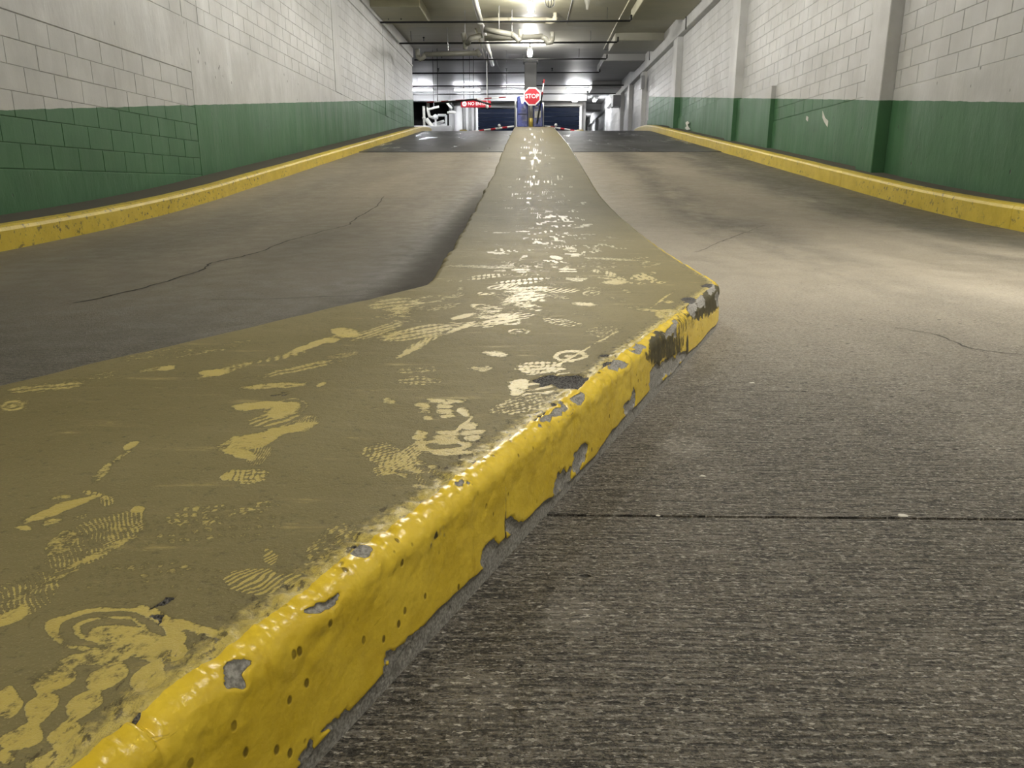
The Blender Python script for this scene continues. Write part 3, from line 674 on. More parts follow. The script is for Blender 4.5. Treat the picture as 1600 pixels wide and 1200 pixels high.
# ---- left wall
wl = MB().box(XL-.4, XL-DEP, -9, 27.95, ZBOT-.4, ZCEIL).build('wall_left', PAINT_LB)
tag(wl, 'unbroken left wall, white over green, of painted block and concrete', None, kind='structure')
ZB, ZA0, ZA1 = 1.935+CAMZ, .13+CAMZ, 1.33+CAMZ
YA = 9.6
def panel(parent, name, x0, x1, y0, y1, z0, z1, mat, c=.006):
    return MB().cbox(x0, x1, y0, y1, z0, z1, c).build(name, mat, parent)
lay_blocks(wl, XL-DEP, -1, [(-3., YA, ZA0, 6, 0), (-3., 9.48, ZB, 12, 1), (9.50, 9.93, ZB, 12, 0), (9.95, 16.72, ZB, 12, 1), (17.32, 22.45, ZB, 12, 1), (22.95, 27.9, ZB, 12, 0)], PAINT_LB)
panel(wl, 'concrete_base', XL-.1, XL+.001, -9, YA, ZBOT-.4, ZA0-.004, PAINT_L)
panel(wl, 'concrete_band', XL-.1, XL+.004, -9, YA+.002, ZA1+.006, ZB-.006, PAINT_L)
panel(wl, 'concrete_wall', XL-.1, XL+.002, YA+.006, 27.94, ZBOT-.4, ZB-.006, PAINT_L)
panel(wl, 'pilaster', XL-.1, XL+.010, 16.74, 17.30, ZB, 4.33+CAMZ, PAINT_L)
panel(wl, 'pilaster', XL-.1, XL+.010, 22.47, 22.93, ZB, 4.33+CAMZ, PAINT_L)
for yq in (9.49, 9.94): MB().box(XL-.05, XL-.008, yq-.012, yq+.012, ZB, 4.33+CAMZ).build('control_joint', TAR, wl)
panel(wl, 'edge_beam', XL-.1, XL+.05, -9, 27.94, 4.335+CAMZ, ZCEIL-.002, PAINT_L, .012)
panel(wl, 'ledge', XL-.1, XL+.03, -9, 27.94, 4.05+CAMZ, 4.10+CAMZ, PAINT_L, .008)
# ---- right wall
wr = MB().box(XR+DEP, XR+.4, -9, YFAR, ZBOT-.4, ZCEIL).build('wall_right', PAINT_RB)
tag(wr, 'right wall with pilasters and recessed block bays, white over green', None, kind='structure')
ZR0 = 1.125+CAMZ; ZH = ZR0+15*BH
PIL = [(-3.97, -3.3), (2.83, 3.5), (9.63, 10.1), (16.43, 17.0), (23.1, 23.7), (29.8, 30.4), (33.6, 34.0), (36.6, 37.2), (43.3, 43.9), (50., 50.6), (56.7, 57.3)]
for (a, b) in PIL:
    panel(wr, 'pilaster', XRF, XR+.1, a, b, ZBOT-.3, ZH, PAINT_R, .012)
panel(wr, 'header_beam', XRF-.002, XR+.1, -9, YFAR-.02, ZH+.003, ZCEIL-.002, PAINT_R, .012)
zones = [(3.5, 9.63, ZR0, 15, 0), (10.1, 14.2, ZR0, 15, 1), (14.2, 16.43, ZR0+.6, 12, 0), (17.0, 23.1, ZR0+.8, 11, 1), (23.7, 29.8, ZR0+1.2, 9, 0), (30.4, 33.6, ZR0+1.2, 9, 1), (34.0, 36.6, ZR0+1.2, 9, 0), (37.2, 43.3, ZR0+1.2, 9, 1), (43.9, 50., ZR0+1.2, 9, 0), (50.6, 56.7, ZR0+1.2, 9, 1), (57.3, 59.9, ZR0+1.2, 9, 0)]
lay_blocks(wr, XR+DEP, 1, zones, PAINT_RB)
panel(wr, 'concrete_base', XR-.022, XR+.1, 3.5, 9.20, ZBOT-.4, ZR0-.006, PAINT_R)
panel(wr, 'concrete_base', XR-.004, XR+.1, 9.215, 9.63, ZBOT-.4, ZR0-.006, PAINT_R)
panel(wr, 'concrete_base', XR-.002, XR+.1, 10.1, 14.2, ZBOT-.4, ZR0-.006, PAINT_R)
panel(wr, 'concrete_base', XR-.075, XR+.1, 14.2, 16.43, ZBOT-.4, ZR0+.594, PAINT_R)
panel(wr, 'concrete_base', XR-.03, XR+.1, 17.0, 23.1, ZBOT-.4, ZR0+.794, PAINT_R)
panel(wr, 'concrete_base', XR-.03, XR+.1, 23.7, 29.8, ZBOT-.4, ZR0+1.194, PAINT_R)
panel(wr, 'concrete_base', XR-.03, XR+.1, 30.4, YFAR-.1, ZBOT-.4, ZR0+1.194, PAINT_R)
# ---- back wall, closing wall behind the camera, ceiling
wb = MB().box(-4.2, 2.95, YEND, YEND+.3, ZTOP-.3, ZCEIL).box(2.65, 2.95, YEND+.3, YFAR, ZTOP-.3, ZCEIL).box(2.95, 5.0, YFAR, YFAR+.3, ZTOP-.3, ZCEIL).build('wall_back', PALEWALL); tag(wb, 'pale wall with the blue gates closing the upper level', None, kind='structure')
wf = MB().box(-4.6, 4.9, -9.3, -9, -.5, ZCEIL).build('wall_front', PALEWALL); tag(wf, 'wall behind the foot of the ramp', None, kind='structure')
ws = MB().box(-7.8, -7.5, 27.6, 43, ZTOP-.3, ZCEIL).box(-7.5, -4.2, 42.6, 42.9, ZTOP-.3, ZCEIL).box(-7.8, -4.5, 27.6, 27.9, ZTOP-.3, ZCEIL).build('wall_side_bay', DARKROOM); tag(ws, 'dark walls of the side bay on the upper level', None, kind='structure')
ce = MB().box(-7.8, 5.0, -9.3, YFAR+.3, ZCEIL, ZCEIL+.3).build('ceiling', CEIL); tag(ce, 'low glossy olive-grey concrete ceiling over the ramp', None, kind='structure')
def zc(z): return z+CAMZ
for (x0, x1, y0, y1, z0) in ((XL+.05, -2.80, 20.6, 22.7, 4.40), (2.78, XRF, 19.9, 22.3, 4.40), (2.70, XRF, 25.4, 27.4, 4.42), (2.72, XRF, 29.3, 32.0, 4.42), (2.9, XRF, 36.6, 38.5, 4.35), (-7.4, 2.9, 39.7, 40.2, 4.12), (2.9, XRF, 46.2, 47.5, 4.3)):
    MB().cbox(x0, x1, y0, y1, zc(z0), ZCEIL+.01, .015).build('drop_panel', CEIL, ce)
for (x0, y0, x1, y1) in ((-2.55, 8, -2.3, 19.6), (-2.3, 19.6, -1.5, 19.6), (1.1, 10, 1.1, 24.), (-4, 27.2, 4.2, 27.2), (-1.4, 28, -1.0, 39)):
    MB().tube([(x0, y0, ZCEIL-.004), (x1, y1, ZCEIL-.004)], .012, 6).build('form_seam', CREAM if y0 < 20 and abs(x0) > 1.4 else CONC, ce)
# ================================================================== CEILING SERVICES
def sprinkler(py, x0, x1, heads, rods, label, hook=True):
    Yq = (4.35)*1196/(290-py)/1.0; p = at_z(826, py, zc(4.30)); Yq = p[1]
    r = empty('sprinkler_pipe', (0, Yq, zc(4.30))); tag(r, label, 'pipe', 'black sprinkler pipes crossing the ceiling')
    pts = [(x0, Yq, zc(4.30)), (x1, Yq, zc(4.31))]
    if hook: pts += [(x1+.03, Yq, zc(4.33)), (x1+.03, Yq, zc(4.46))]
    MB().tube(pts, .026, 8).build('pipe', BLACK, r, True)
    for h in heads: MB().tube([(h, Yq, zc(4.36)), (h, Yq, zc(4.44)), (h, Yq, zc(4.46)), (h, Yq, zc(4.48))], [.016, .016, .035, .035], 8).build('sprinkler_head', BLACK, r)
    for h in rods: MB().tube([(h, Yq, zc(4.36)), (h, Yq, ZCEIL)], .008, 5).build('hanger_rod', BLACK, r)
sprinkler(34, XL+.05, 2.72, [-3.5], [-3.85, 2.1], 'black sprinkler pipe nearest the camera, crossing the first ceiling drop panel')
sprinkler(67, XL+.05, 2.72, [-3.3], [-3.7, 1.9], 'second black sprinkler pipe up the ramp, below the two grey traps')
sprinkler(93, XL+.05, 2.70, [-3.1, -.2], [1.75], 'third black sprinkler pipe up the ramp, level with the second jar lamp')
sprinkler(114, -5.5, 2.75, [-3.6, -.9, .9], [-1.6], 'fourth black sprinkler pipe up the ramp, just past the left wall end')
sprinkler(134, -6.5, 4.2, [-2.9, .6], [-5], 'fifth black sprinkler pipe up the ramp, running in front of the fluorescent lights', False)
sprinkler(147, -6.5, 4.2, [.2], [2], 'farthest black sprinkler pipe up the ramp, behind the fluorescent lights', False)
def pipe_thing(name, label, segs, mat, cat='pipe', hang=()):
    """segs: list of (part name, polyline, radius)"""
    p0 = segs[0][1][0]; r = empty(name, p0); tag(r, label, cat)
    for (n, pts, rad) in segs: MB().tube(pts, rad, 12).build(n, mat, r, True)
    for (hx, hy, hz_) in hang: MB().tube([(hx, hy, hz_), (hx, hy, ZCEIL)], .01, 5).build('hanger_rod', STEEL, r)
    return r
P = lambda x, y, z: tuple(at_z(x, y, zc(z)))
A0, A1 = P(752, 60, 4.42), P(768, 107, 4.42)
pipe_thing('drain_pipe', 'thick white pipe running lengthwise under the ceiling left of the jar lamps',
    [('pipe', [(-1.36, 6, zc(4.45)), (-1.36, 19.6, zc(4.45)), (-1.40, 30.3, zc(4.45))], .075), ('coupling', [(-1.36, 19.2, zc(4.42)), (-1.36, 19.45, zc(4.42))], .085), ('coupling', [(-1.38, 22.4, zc(4.42)), (-1.38, 22.7, zc(4.42))], .085)], WHITEPVC)
pipe_thing('conduit', 'thin white conduit beside the end of the thick lengthwise pipe', [('pipe', [(-1.58, 23.6, zc(4.43)), (-1.60, 28.7, zc(4.43))], .03)], WHITEPVC)
Yc = P(800, 33, 4.44)[1]
pipe_thing('branch_pipe', 'cream branch pipe crossing the ceiling below the first jar lamp',
    [('pipe', [(-1.3, Yc, zc(4.46)), (.50, Yc, zc(4.46))], .08), ('elbow', [(.46, Yc, zc(4.46)), (.60, Yc, zc(4.43)), (.70, Yc, zc(4.46)), (.71, Yc, zc(4.53))], .082), ('riser', [(.71, Yc, zc(4.48)), (.71, Yc, ZCEIL)], .055),
     ('tee', [(-1.22, Yc, zc(4.46)), (-1.05, Yc, zc(4.46))], .078), ('clamp', [(-.28, Yc, zc(4.46)), (-.22, Yc, zc(4.46))], .075), ('clamp', [(-.9, Yc, zc(4.46)), (-.85, Yc, zc(4.46))], .075), ('hanger_rod', [(-.87, Yc, zc(4.5)), (-.87, Yc, ZCEIL)], .01)], CREAM)
pipe_thing('supply_pipe', 'wide white pipe at the top edge, left of the first jar lamp', [('pipe', [(-1.3, 18.4, zc(4.50)), (-.12, 18.4, zc(4.50))], .075), ('end_cap', [(-.16, 18.4, zc(4.50)), (-.06, 18.4, zc(4.50))], .085)], WHITEPVC)
def d(x, y, Y): return tuple(at_y(x, y, Y))
pipe_thing('trap_pipe', 'grey drain pipe with sloping arm and trap left of the thick white pipe',
    [('riser', [d(724, 52, 22.2), d(727, 66, 22.2)], .075), ('bend', [d(726, 62, 22.2), d(729, 70, 22.2), d(733, 68, 22.2)], .075), ('arm', [d(731, 68, 22.1), d(735, 60, 22.), d(752, 55, 21.9)], .072), ('foot', [d(727, 66, 22.2), d(727, 77, 22.2)], .062)], GREYPVC, hang=[d(727, 62, 22.2)])
pipe_thing('trap_pipe', 'grey drain pipe sloping down to the right of the thick white pipe',
    [('arm', [d(756, 46, 21.7), d(800, 54, 21.7)], .075), ('bend', [d(798, 53, 21.7), d(806, 58, 21.7), d(810, 64, 21.7), d(813, 60, 21.7)], .075), ('riser', [d(813, 62, 21.7), d(813.5, 46, 21.7)], .062)], GREYPVC, hang=[d(780, 50, 21.7)])
pipe_thing('trap_pipe', 'long grey drain pipe ending in a U trap right of the second jar lamp',
    [('pipe', [d(757, 60, 22.2), d(848, 57, 22.2)], .075), ('trap', [d(846, 57, 22.2), d(852, 60, 22.2), d(856, 67, 22.2), d(861, 66, 22.2), d(863, 60, 22.2)], .075), ('riser', [d(863, 62, 22.2), d(863, 50, 22.2)], .07)], GREYPVC, hang=[d(800, 58, 22.2)])
pipe_thing('trap_pipe', 'grey drain pipe with a trap beside the left wall',
    [('riser', [d(652, 77, 24.5), d(653, 90, 24.5)], .07), ('trap', [d(653, 88, 24.5), d(657, 93, 24.5), d(661, 90, 24.5), d(664, 85, 24.5)], .075), ('pipe', [d(663, 85, 24.5), d(745, 83, 24.5)], .075), ('drop_end', [d(744, 78, 24.5), d(750, 88, 24.5)], .07)], GREYPVC, hang=[d(700, 84, 24.5)])
pipe_thing('conduit', 'pale conduit slanting across the right half of the ceiling', [('pipe', [P(988, -8, 4.63), P(962, 40, 4.63), P(943, 77, 4.63)], .014)], CREAM)
pipe_thing('ceiling_cable', 'dark cable sagging across the drop panel to the right wall', [('cable', [P(943, 77, 4.62), P(960, 80, 4.55), P(990, 79, 4.55), tuple(at_x(1015, 78, XRF-.03)), tuple(at_x(1014.5, 94, XRF-.03))], .014)], BLACK)
pipe_thing('conduit', 'thin dark conduit running down the upper right wall near the corner', [('pipe', [tuple(at_x(1072.5, 16, XRF-.015)), tuple(at_x(1071.5, 46, XRF-.015))], .014)], BLACK)
def junction(name, label, x0, x1, y0, y1, z0, z1, mat, cat='box'):
    r = empty(name, ((x0+x1)/2, (y0+y1)/2, z0)); tag(r, label, cat)
    MB().cbox(x0, x1+.012, y0, y1, z0, z1, .008).build('housing', mat, r); MB().cbox(x0+.01, x1-.01, y0-.01, y0+.004, z0+.015, z1-.015, .003).build('cover', mat, r); return r
q = at_x(1068, 15, XRF); junction('junction_box', 'small black box where ceiling meets right wall', q[0]-.18, q[0]-.02, q[1]-.08, q[1]+.1, q[2]-.06, q[2]+.1, BLACK)
q = at_x(968, 152, XRF); junction('sign_box', 'pale box light with dark end on the far right wall', XRF-.35, XRF-.005, q[1]-.5, q[1]+.3, q[2]-.45, q[2]+.05, GREYBOX, 'lamp')
q = at_x(1006, 130, XRF); junction('meter_box', 'narrow grey box on the far pilaster of the right wall', XRF-.12, XRF-.005, q[1]-.15, q[1]+.15, q[2]-.2, q[2]+.25, GREYBOX)
# crumpled plastic and wire bundle at the top edge
def crumple(px, py, Yq, w, h, mat, name, label, cat):
    c = at_y(px, py, Yq); mb = MB(); n = 10; vs = []; fs = []
    for i in range(7):
        t = i/6; rr = w*(.55+.45*math.sin(PI*min(1, t*1.1)))*(1-.5*t)
        for j in range(n): a = 2*PI*j/n; k = rr*random.uniform(.6, 1.2); vs.append((c[0]+k*math.cos(a), c[1]+k*math.sin(a), c[2]+h*(.5-t)))
    for i in range(6):
        for j in range(n): fs.append((i*n+j, i*n+(j+1) % n, i*n+n+(j+1) % n, i*n+n+j))
    fs += [tuple(range(n-1, -1, -1)), tuple(range(6*n, 7*n))]
    o = mb.add(vs, fs).build(name, mat); return tag(o, label, cat)
c0 = at_y(918, 2, 18.6); crumple(918, -4, 18.6, .10, .50, WHITEPVC, 'plastic_wrap', 'crumpled white plastic wrap hanging from the ceiling at the top edge', 'plastic')
wc = at_y(859, 3, 18.8); wr_ = empty('wire_guard', wc); tag(wr_, 'round wire bundle hanging from the ceiling beside the first jar lamp', 'wire')
for k in range(5):
    a = k*PI/5; MB().tube([(wc[0]+.12*math.cos(t)*math.cos(a), wc[1]+.12*math.cos(t)*math.sin(a), wc[2]+.12*math.sin(t)) for t in np.linspace(0, 2*PI, 18)], .006, 5, False).build('wire_loop', BLACK if k % 2 else STEEL, wr_)
MB().tube([(wc[0], wc[1], wc[2]+.1), (wc[0], wc[1], ZCEIL)], .012, 6).build('stem', STEEL, wr_)
# ================================================================== LAMPS
def jar_lamp(xq, yq, zq, label, r=.075, h=.22, glass=None):
    L = empty('jar_lamp', (xq, yq, zq)); tag(L, label, 'lamp', 'jar lamps under the ceiling')
    MB().lathe(xq, yq, [(r*.55, zq-h/2), (r*.95, zq-h/2+.02), (r, zq-h/4), (r, zq+h/2-.02), (r*.8, zq+h/2)], 14).build('glass_jar', glass or JAR, L, True)
    MB().lathe(xq, yq, [(r*.9, zq+h/2), (r*1.05, zq+h/2+.01), (r*1.05, zq+h/2+.05), (r*.5, zq+h/2+.07)], 14).build('cap', STEEL, L, True)
    MB().tube([(xq, yq, zq+h/2+.05), (xq, yq, ZCEIL)], .02, 8).build('stem', STEEL, L, True)
    return L
q = at_z(829.5, 12, zc(4.36)); jar_lamp(q[0], q[1], zc(4.36), 'bright jar lamp nearest the camera, at the top edge of the picture')
q = at_z(828, 83, zc(4.32)); LY2 = q[1]; jar_lamp(q[0], q[1], zc(4.32), 'bright jar lamp hanging midway, right of the thick white pipe')
q = at_z(895, 161, zc(4.15)); jar_lamp(q[0], min(39.2, q[1]), zc(4.15), 'small round lamp in front of the right blue gate', .13, .26, FARJAR)
for k, yq in enumerate((14.3, 9.9, -1.0, -5.5)):  # last two are unseen fill lamps, added to brighten the foreground
    jar_lamp(.10, yq, zc(4.36), ['jar lamp over the steep part of the ramp, above the picture', 'jar lamp over the sag of the ramp, above the picture', 'unseen fill lamp added over the camera', 'unseen fill lamp added well behind the camera'][k])
def downlight(xq, yq, label, energy):
    r = empty('downlight', (xq, yq, ZCEIL-.3)); tag(r, label, 'lamp', 'downlights over the foot of the ramp')
    z = ZCEIL
    MB().lathe(xq, yq, [(.16, z-.20), (.17, z-.20), (.17, z-.02), (.19, z), (.15, z), (.15, z-.19), (.16, z-.20)], 20).build('can', WHITE, r, True)
    MB().lathe(xq, yq, [(.13, z-.012), (.145, z-.012), (.145, z-.006), (.13, z-.006)], 20).build('lens', DISC, r)
    ld = bpy.data.lights.new('downlight_bulb', 'SPOT'); ld.energy = energy; ld.spot_size = math.radians(92); ld.spot_blend = .85; ld.shadow_soft_size = .09; ld.color = (1., .96, .88)
    lo = bpy.data.objects.new('downlight_bulb', ld); COL.objects.link(lo); lo.location = (xq, yq, z-.21); lo.parent = r; lo.matrix_parent_inverse = r.matrix_world.inverted()
downlight(2.75, 3.0, 'round downlight over the right lane at the foot of the ramp, above the picture', DOWN_POWER)
def tube_light(xc, yc, label, mat, L=1.22, z=zc(4.50), along='x', group='fluorescent lights on the upper level'):
    r = empty('fluorescent_light', (xc, yc, z)); tag(r, label, 'lamp', group)
    hx, hy = (L/2+.03, .11) if along == 'x' else (.11, L/2+.03)
    MB().cbox(xc-hx, xc+hx, yc-hy, yc+hy, z+.045, z+.10, .012).build('housing', WHITE, r)
    for s in (-.05, .05):
        pts = [(xc-L/2, yc+s, z), (xc+L/2, yc+s, z)] if along == 'x' else [(xc+s, yc-L/2, z), (xc+s, yc+L/2, z)]
        MB().tube(pts, .019, 8).build('tube', mat, r, True)
    for s in (-1, 1):
        cx_, cy_ = (xc+s*(L/2+.01), yc) if along == 'x' else (xc, yc+s*(L/2+.01))
        MB().cbox(cx_-(.012 if along == 'x' else .09), cx_+(.012 if along == 'x' else .09), cy_-(.09 if along == 'x' else .012), cy_+(.09 if along == 'x' else .012), z-.03, z+.05, .004).build('end_bracket', WHITE, r)
    for s in (-.4, .4):
        cx_, cy_ = (xc+s, yc) if along == 'x' else (xc, yc+s)
        MB().tube([(cx_, cy_, z+.09), (cx_, cy_, ZCEIL)], .008, 5).build('hanger_rod', STEEL, r)
for (px, py, lab) in ((656, 141, 'fluorescent light at the end of the left wall'), (730, 141, 'fluorescent light above the red sign'), (806, 143, 'fluorescent light just left of the concrete column'), (905, 140, 'fluorescent light right of the concrete column')):
    q = at_z(px, py, zc(4.47)); tube_light(q[0], q[1], lab, TUBE, z=zc(4.47))
tube_light(3.6, 53., 'fluorescent fill light added at the far end of the right passage', FILLTUBE, along='y', group='fluorescent lights on the upper level')  # both passage lights are added to brighten the far right walls
tube_light(3.6, 43., 'fluorescent fill light added at the start of the right passage', FILLTUBE, along='y', group='fluorescent lights on the upper level')
# ================================================================== UPPER LEVEL
def text_mesh(s, size, mat, parent, loc, name='lettering', ext=.006):
    cu = bpy.data.curves.new(name, 'FONT'); cu.body = s; cu.size = size; cu.align_x = 'CENTER'; cu.align_y = 'CENTER'; cu.extrude = ext; cu.offset = size*.012; cu.resolution_u = 3
    t = bpy.data.objects.new('t', cu); COL.objects.link(t); bpy.context.view_layer.update()
    me = bpy.data.meshes.new_from_object(t.evaluated_get(bpy.context.evaluated_depsgraph_get())); bpy.data.objects.remove(t)
    me.name = name; me.materials.clear(); me.materials.append(mat)
    o = bpy.data.objects.new(name, me); COL.objects.link(o); o.location = loc; o.rotation_euler = (PI/2, 0, 0)
    if parent is not None:
        o.parent = parent; o.matrix_parent_inverse = parent.matrix_world.inverted()
    return o
YK = 28.2; zi = gz(27.3)+HI
def fr(x, y, Y=YK): return at_y(x, y, Y)
# concrete column
YCOL = 30.2; c0, c1 = at_y(819.5, 120, YCOL), at_y(838.5, 120, YCOL)
col = empty('column', ((c0[0]+c1[0])/2, YCOL+.25, ZTOP)); tag(col, 'grey concrete column rising behind the stop sign to the ceiling', 'column')
MB().cbox(c0[0], c1[0], YCOL, YCOL+.5, zi, ZCEIL, .02).build('shaft', DCONC, col)
MB().cbox(c0[0]-.06, c1[0]+.06, YCOL-.06, YCOL+.56, ZCEIL-.14, ZCEIL, .02).build('capital', DCONC, col)
pl = MB().cbox(ER[-1]-1.26, ER[-1], 27.62, 31.2, ZTOP-.05, zi, .02).build('island_head', CONC); tag(pl, 'plain concrete plinth carrying the column and the blue machines', 'plinth')
# blue ticket machines
def kiosk(x0, x1, ytop, Y, label, name='ticket_machine', extra=True):
    a, b = at_y(x0, ytop, Y), at_y(x1, ytop, Y); r = empty(name, ((a[0]+b[0])/2, Y+.2, zi)); tag(r, label, 'machine')
    MB().cbox(a[0], b[0], Y, Y+.4, zi+.06, a[2], .035).build('cabinet', BLUE, r); MB().cbox(a[0]+.03, b[0]-.03, Y+.03, Y+.37, zi, zi+.07, .005).build('foot', BLACK, r)
    return r, a, b
k1, a, b = kiosk(808, 825, 150, 28.3, 'tall glossy blue cabinet left of the stop sign post')
MB().add([(a[0]+.10, 28.297, a[2]-.02), (b[0]-.03, 28.297, a[2]-.02), (a[0]+.22, 28.297, a[2]-.26), (a[0]+.16, 28.290, a[2]-.26)], [(0, 3, 2, 1)]).build('white_chevron', WHITE, k1)
MB().cbox(a[0]+.03, b[0]-.03, 28.285, 28.302, zi+.5, zi+.52, .003).build('seam_strip', NAVY, k1)
k2, a, b = kiosk(833.2, 848, 161, 28.3, 'short blue cabinet with white placard right of the stop sign post')
MB().cbox(a[0]+.05, b[0]-.06, 28.285, 28.303, a[2]-.50, a[2]-.27, .004).build('placard', WHITE, k2)
MB().cbox(b[0]-.13, b[0]-.07, 28.285, 28.303, a[2]-.09, a[2]-.03, .004).build('button', WHITE, k2)
MB().cbox(a[0]+.05, a[0]+.15, 28.288, 28.303, a[2]-.14, a[2]-.10, .003).build('label_strip', WHITE, k2)
MB().cbox(a[0]+.06, b[0]-.12, 28.288, 28.303, a[2]-.22, a[2]-.205, .003).build('label_strip', GREYBOX, k2)
# posts beside the machines
for (px, t, lab) in ((805.5, 154, 'slim white post on the left of the blue machines'), (848.6, 160, 'slim white post on the right of the blue machines')):
    a = at_y(px, t, 28.75); r = empty('post', (a[0], 28.75, zi)); tag(r, lab, 'post')
    MB().tube([(a[0], 28.75, zi), (a[0], 28.75, a[2])], .035, 10).build('pole', WHITE, r, True); MB().tube([(a[0], 28.75, zi), (a[0], 28.75, zi+.03)], .07, 10).build('base_plate', STEEL, r)
# stop sign
YS = 27.9; sc_ = at_y(831.5, 150.5, YS); R8 = .325
st = empty('stop_sign', (sc_[0], YS, zi)); tag(st, 'red octagonal stop sign with white rim on a post', 'sign')
def octa(R, y0, y1, cx, cz):
    vs = [(cx+R*math.cos(PI/8+k*PI/4), yy, cz+R*math.sin(PI/8+k*PI/4)) for yy in (y0, y1) for k in range(8)]
    return vs, [tuple(range(8)), tuple(range(15, 7, -1))]+[(k, k+8, (k+1) % 8+8, (k+1) % 8) for k in range(8)]
MB().add(*octa(R8, YS, YS+.02, sc_[0], sc_[2])).build('rim_plate', WHITE, st); rf_ = MB().add(*octa(R8*.86, YS-.006, YS+.004, sc_[0], sc_[2])).build('red_face', RED, st); bpy.context.view_layer.update()
text_mesh('STOP', .20, WHITE, rf_, (sc_[0], YS-.010, sc_[2]))
MB().tube([(sc_[0]-.04, YS+.05, zi+.32), (sc_[0]-.04, YS+.05, sc_[2]+.2)], .05, 10).build('post', GREYBOX, st, True)
MB().tube([(sc_[0]-.04, YS+.05, zi), (sc_[0]-.04, YS+.05, zi+.34)], .075, 10).build('post_sleeve', OLIVEPOST, st, True)
# gates
def gate(x0, x1, ytop, label):
    Yg = 40.4; a, b = at_y(x0, ytop, Yg), at_y(x1, ytop, Yg); r = empty('roll_gate', ((a[0]+b[0])/2, Yg, ZTOP)); tag(r, label, 'gate')
    n = 9; z0, z1 = ZTOP+.02, a[2]
    for i in range(n):
        MB().cbox(a[0]+.04, b[0]-.04, Yg, Yg+.05, z0+(z1-z0)*i/n+.006, z0+(z1-z0)*(i+1)/n-.006, .008).build('slat', NAVY, r)
    for xx in (a[0], b[0]): MB().cbox(xx-.06, xx+.06, Yg-.04, Yg+.08, ZTOP, z1+.05, .01).build('jamb', WHITE, r)
    MB().cbox(a[0]-.06, b[0]+.06, Yg-.06, Yg+.25, z1+.05, z1+.18, .01).build('lintel', CONC, r)
gate(745, 806, 170, 'dark blue slatted gate left of the column'); gate(847, 907.5, 168, 'dark blue slatted gate right of the column')
# barrier arms
def bar_arm(p0, p1, label, n=9, foot=True, w=.034):
    p0 = np.array(p0); p1 = np.array(p1); r = empty('barrier_arm', p0); tag(r, label, 'barrier', 'parking barrier arms')
    for i in range(n):
        q0 = p0+(p1-p0)*(i+(.18 if i % 2 else 0))/n; q1 = p0+(p1-p0)*(i+1+(.18 if i % 2 == 0 else 0))/n
        MB().tube([q0, q1], w, 4).build('white_band' if i % 2 == 0 else 'red_band', WHITE if i % 2 == 0 else RED, r)
    return r
ar = bar_arm(at_y(803, 197.5, 28.6), at_y(722, 208, 28.6), 'red and white barrier arm lowered across the left lane')
m = at_y(780, 196.5, 28.57); MB().lathe(m[0], m[1], [(.02, m[2]-.05), (.055, m[2]-.02), (.055, m[2]+.03), (.02, m[2]+.06)], 10).build('arm_lamp', WHITE, ar, True)
ar = bar_arm(at_y(851, 197, 28.6), at_y(905, 205.5, 28.6), 'red and white barrier arm lowered across the right lane', 7)
m = at_y(868.5, 195.5, 28.57); MB().lathe(m[0], m[1], [(.02, m[2]-.05), (.055, m[2]-.02), (.055, m[2]+.03), (.02, m[2]+.06)], 10).build('arm_lamp', WHITE, ar, True)
u0, u1, u2, u3 = at_y(839, 192, 28.05), at_y(847, 148, 28.05), at_y(849.5, 130, 28.05), at_y(850.3, 124, 28.05)
ur = empty('raised_barrier', u0); tag(ur, 'thin raised arm, black below with red tip, right of the stop sign', 'barrier')
MB().tube([u0, u1], .032, 6).build('black_section', BLACK, ur); MB().tube([u1, u1+(u2-u1)*.25], .03, 6).build('red_section', DARKRED, ur); MB().tube([u1+(u2-u1)*.25, u2], .022, 6).build('white_section', WHITE, ur); MB().tube([u2, u3], .03, 6).build('red_tip', DARKRED, ur)
for (px, lab) in ((724, 'small ochre foot block at the end of the left barrier arm'), (906, 'small ochre foot block at the end of the right barrier arm')):
    a = at_y(px, 204, 28.8); o = MB().cbox(a[0]-.14, a[0]+.14, 28.7, 29.0, ZTOP-.02, a[2]+.03, .03).build('foot_block', SIDECURB); tag(o, lab, 'block')
# hanging red sign and clearance bar
YN = 28.8; a, b = at_y(720, 157, YN), at_y(767, 167.5, YN)
ns = empty('hanging_sign', ((a[0]+b[0])/2, YN, b[2])); tag(ns, 'lit red sign reading NO ENTRY hanging over the left lane', 'sign')
nb_ = MB().cbox(a[0], b[0], YN, YN+.10, b[2], a[2], .01).build('box', SIGNRED, ns); bpy.context.view_layer.update()
text_mesh('NO ENTRY', .15, SIGNLET, nb_, ((a[0]+b[0])/2+.08, YN-.008, (a[2]+b[2])/2))
cx_, cz_ = a[0]+.13, (a[2]+b[2])/2
MB().add([(cx_+.085*math.cos(t), YN-.006, cz_+.085*math.sin(t)) for t in np.linspace(0, 2*PI, 17)[:-1]], [tuple(range(16))]).build('round_symbol', SIGNLET, ns)
MB().box(cx_-.05, cx_+.05, YN-.012, YN-.008, cz_-.014, cz_+.014).build('symbol_bar', SIGNRED, ns)
for s in (.1, .9): MB().tube([(a[0]+(b[0]-a[0])*s, YN+.05, a[2]), (a[0]+(b[0]-a[0])*s, YN+.05, ZCEIL)], .012, 5).build('hanger_rod', BLACK, ns)
cb = empty('clearance_bar', at_y(667, 160, 28.4)); tag(cb, 'red and white height clearance bar hanging above the left lane', 'bar')
p0, p1 = at_y(667, 160, 28.4), at_y(802, 151, 28.4)
for i in range(12):
    q0, q1 = p0+(p1-p0)*i/12, p0+(p1-p0)*(i+1)/12; MB().tube([q0, q1], .022, 6).build('white_band' if i % 2 else 'red_band', WHITE if i % 2 else DARKRED, cb)
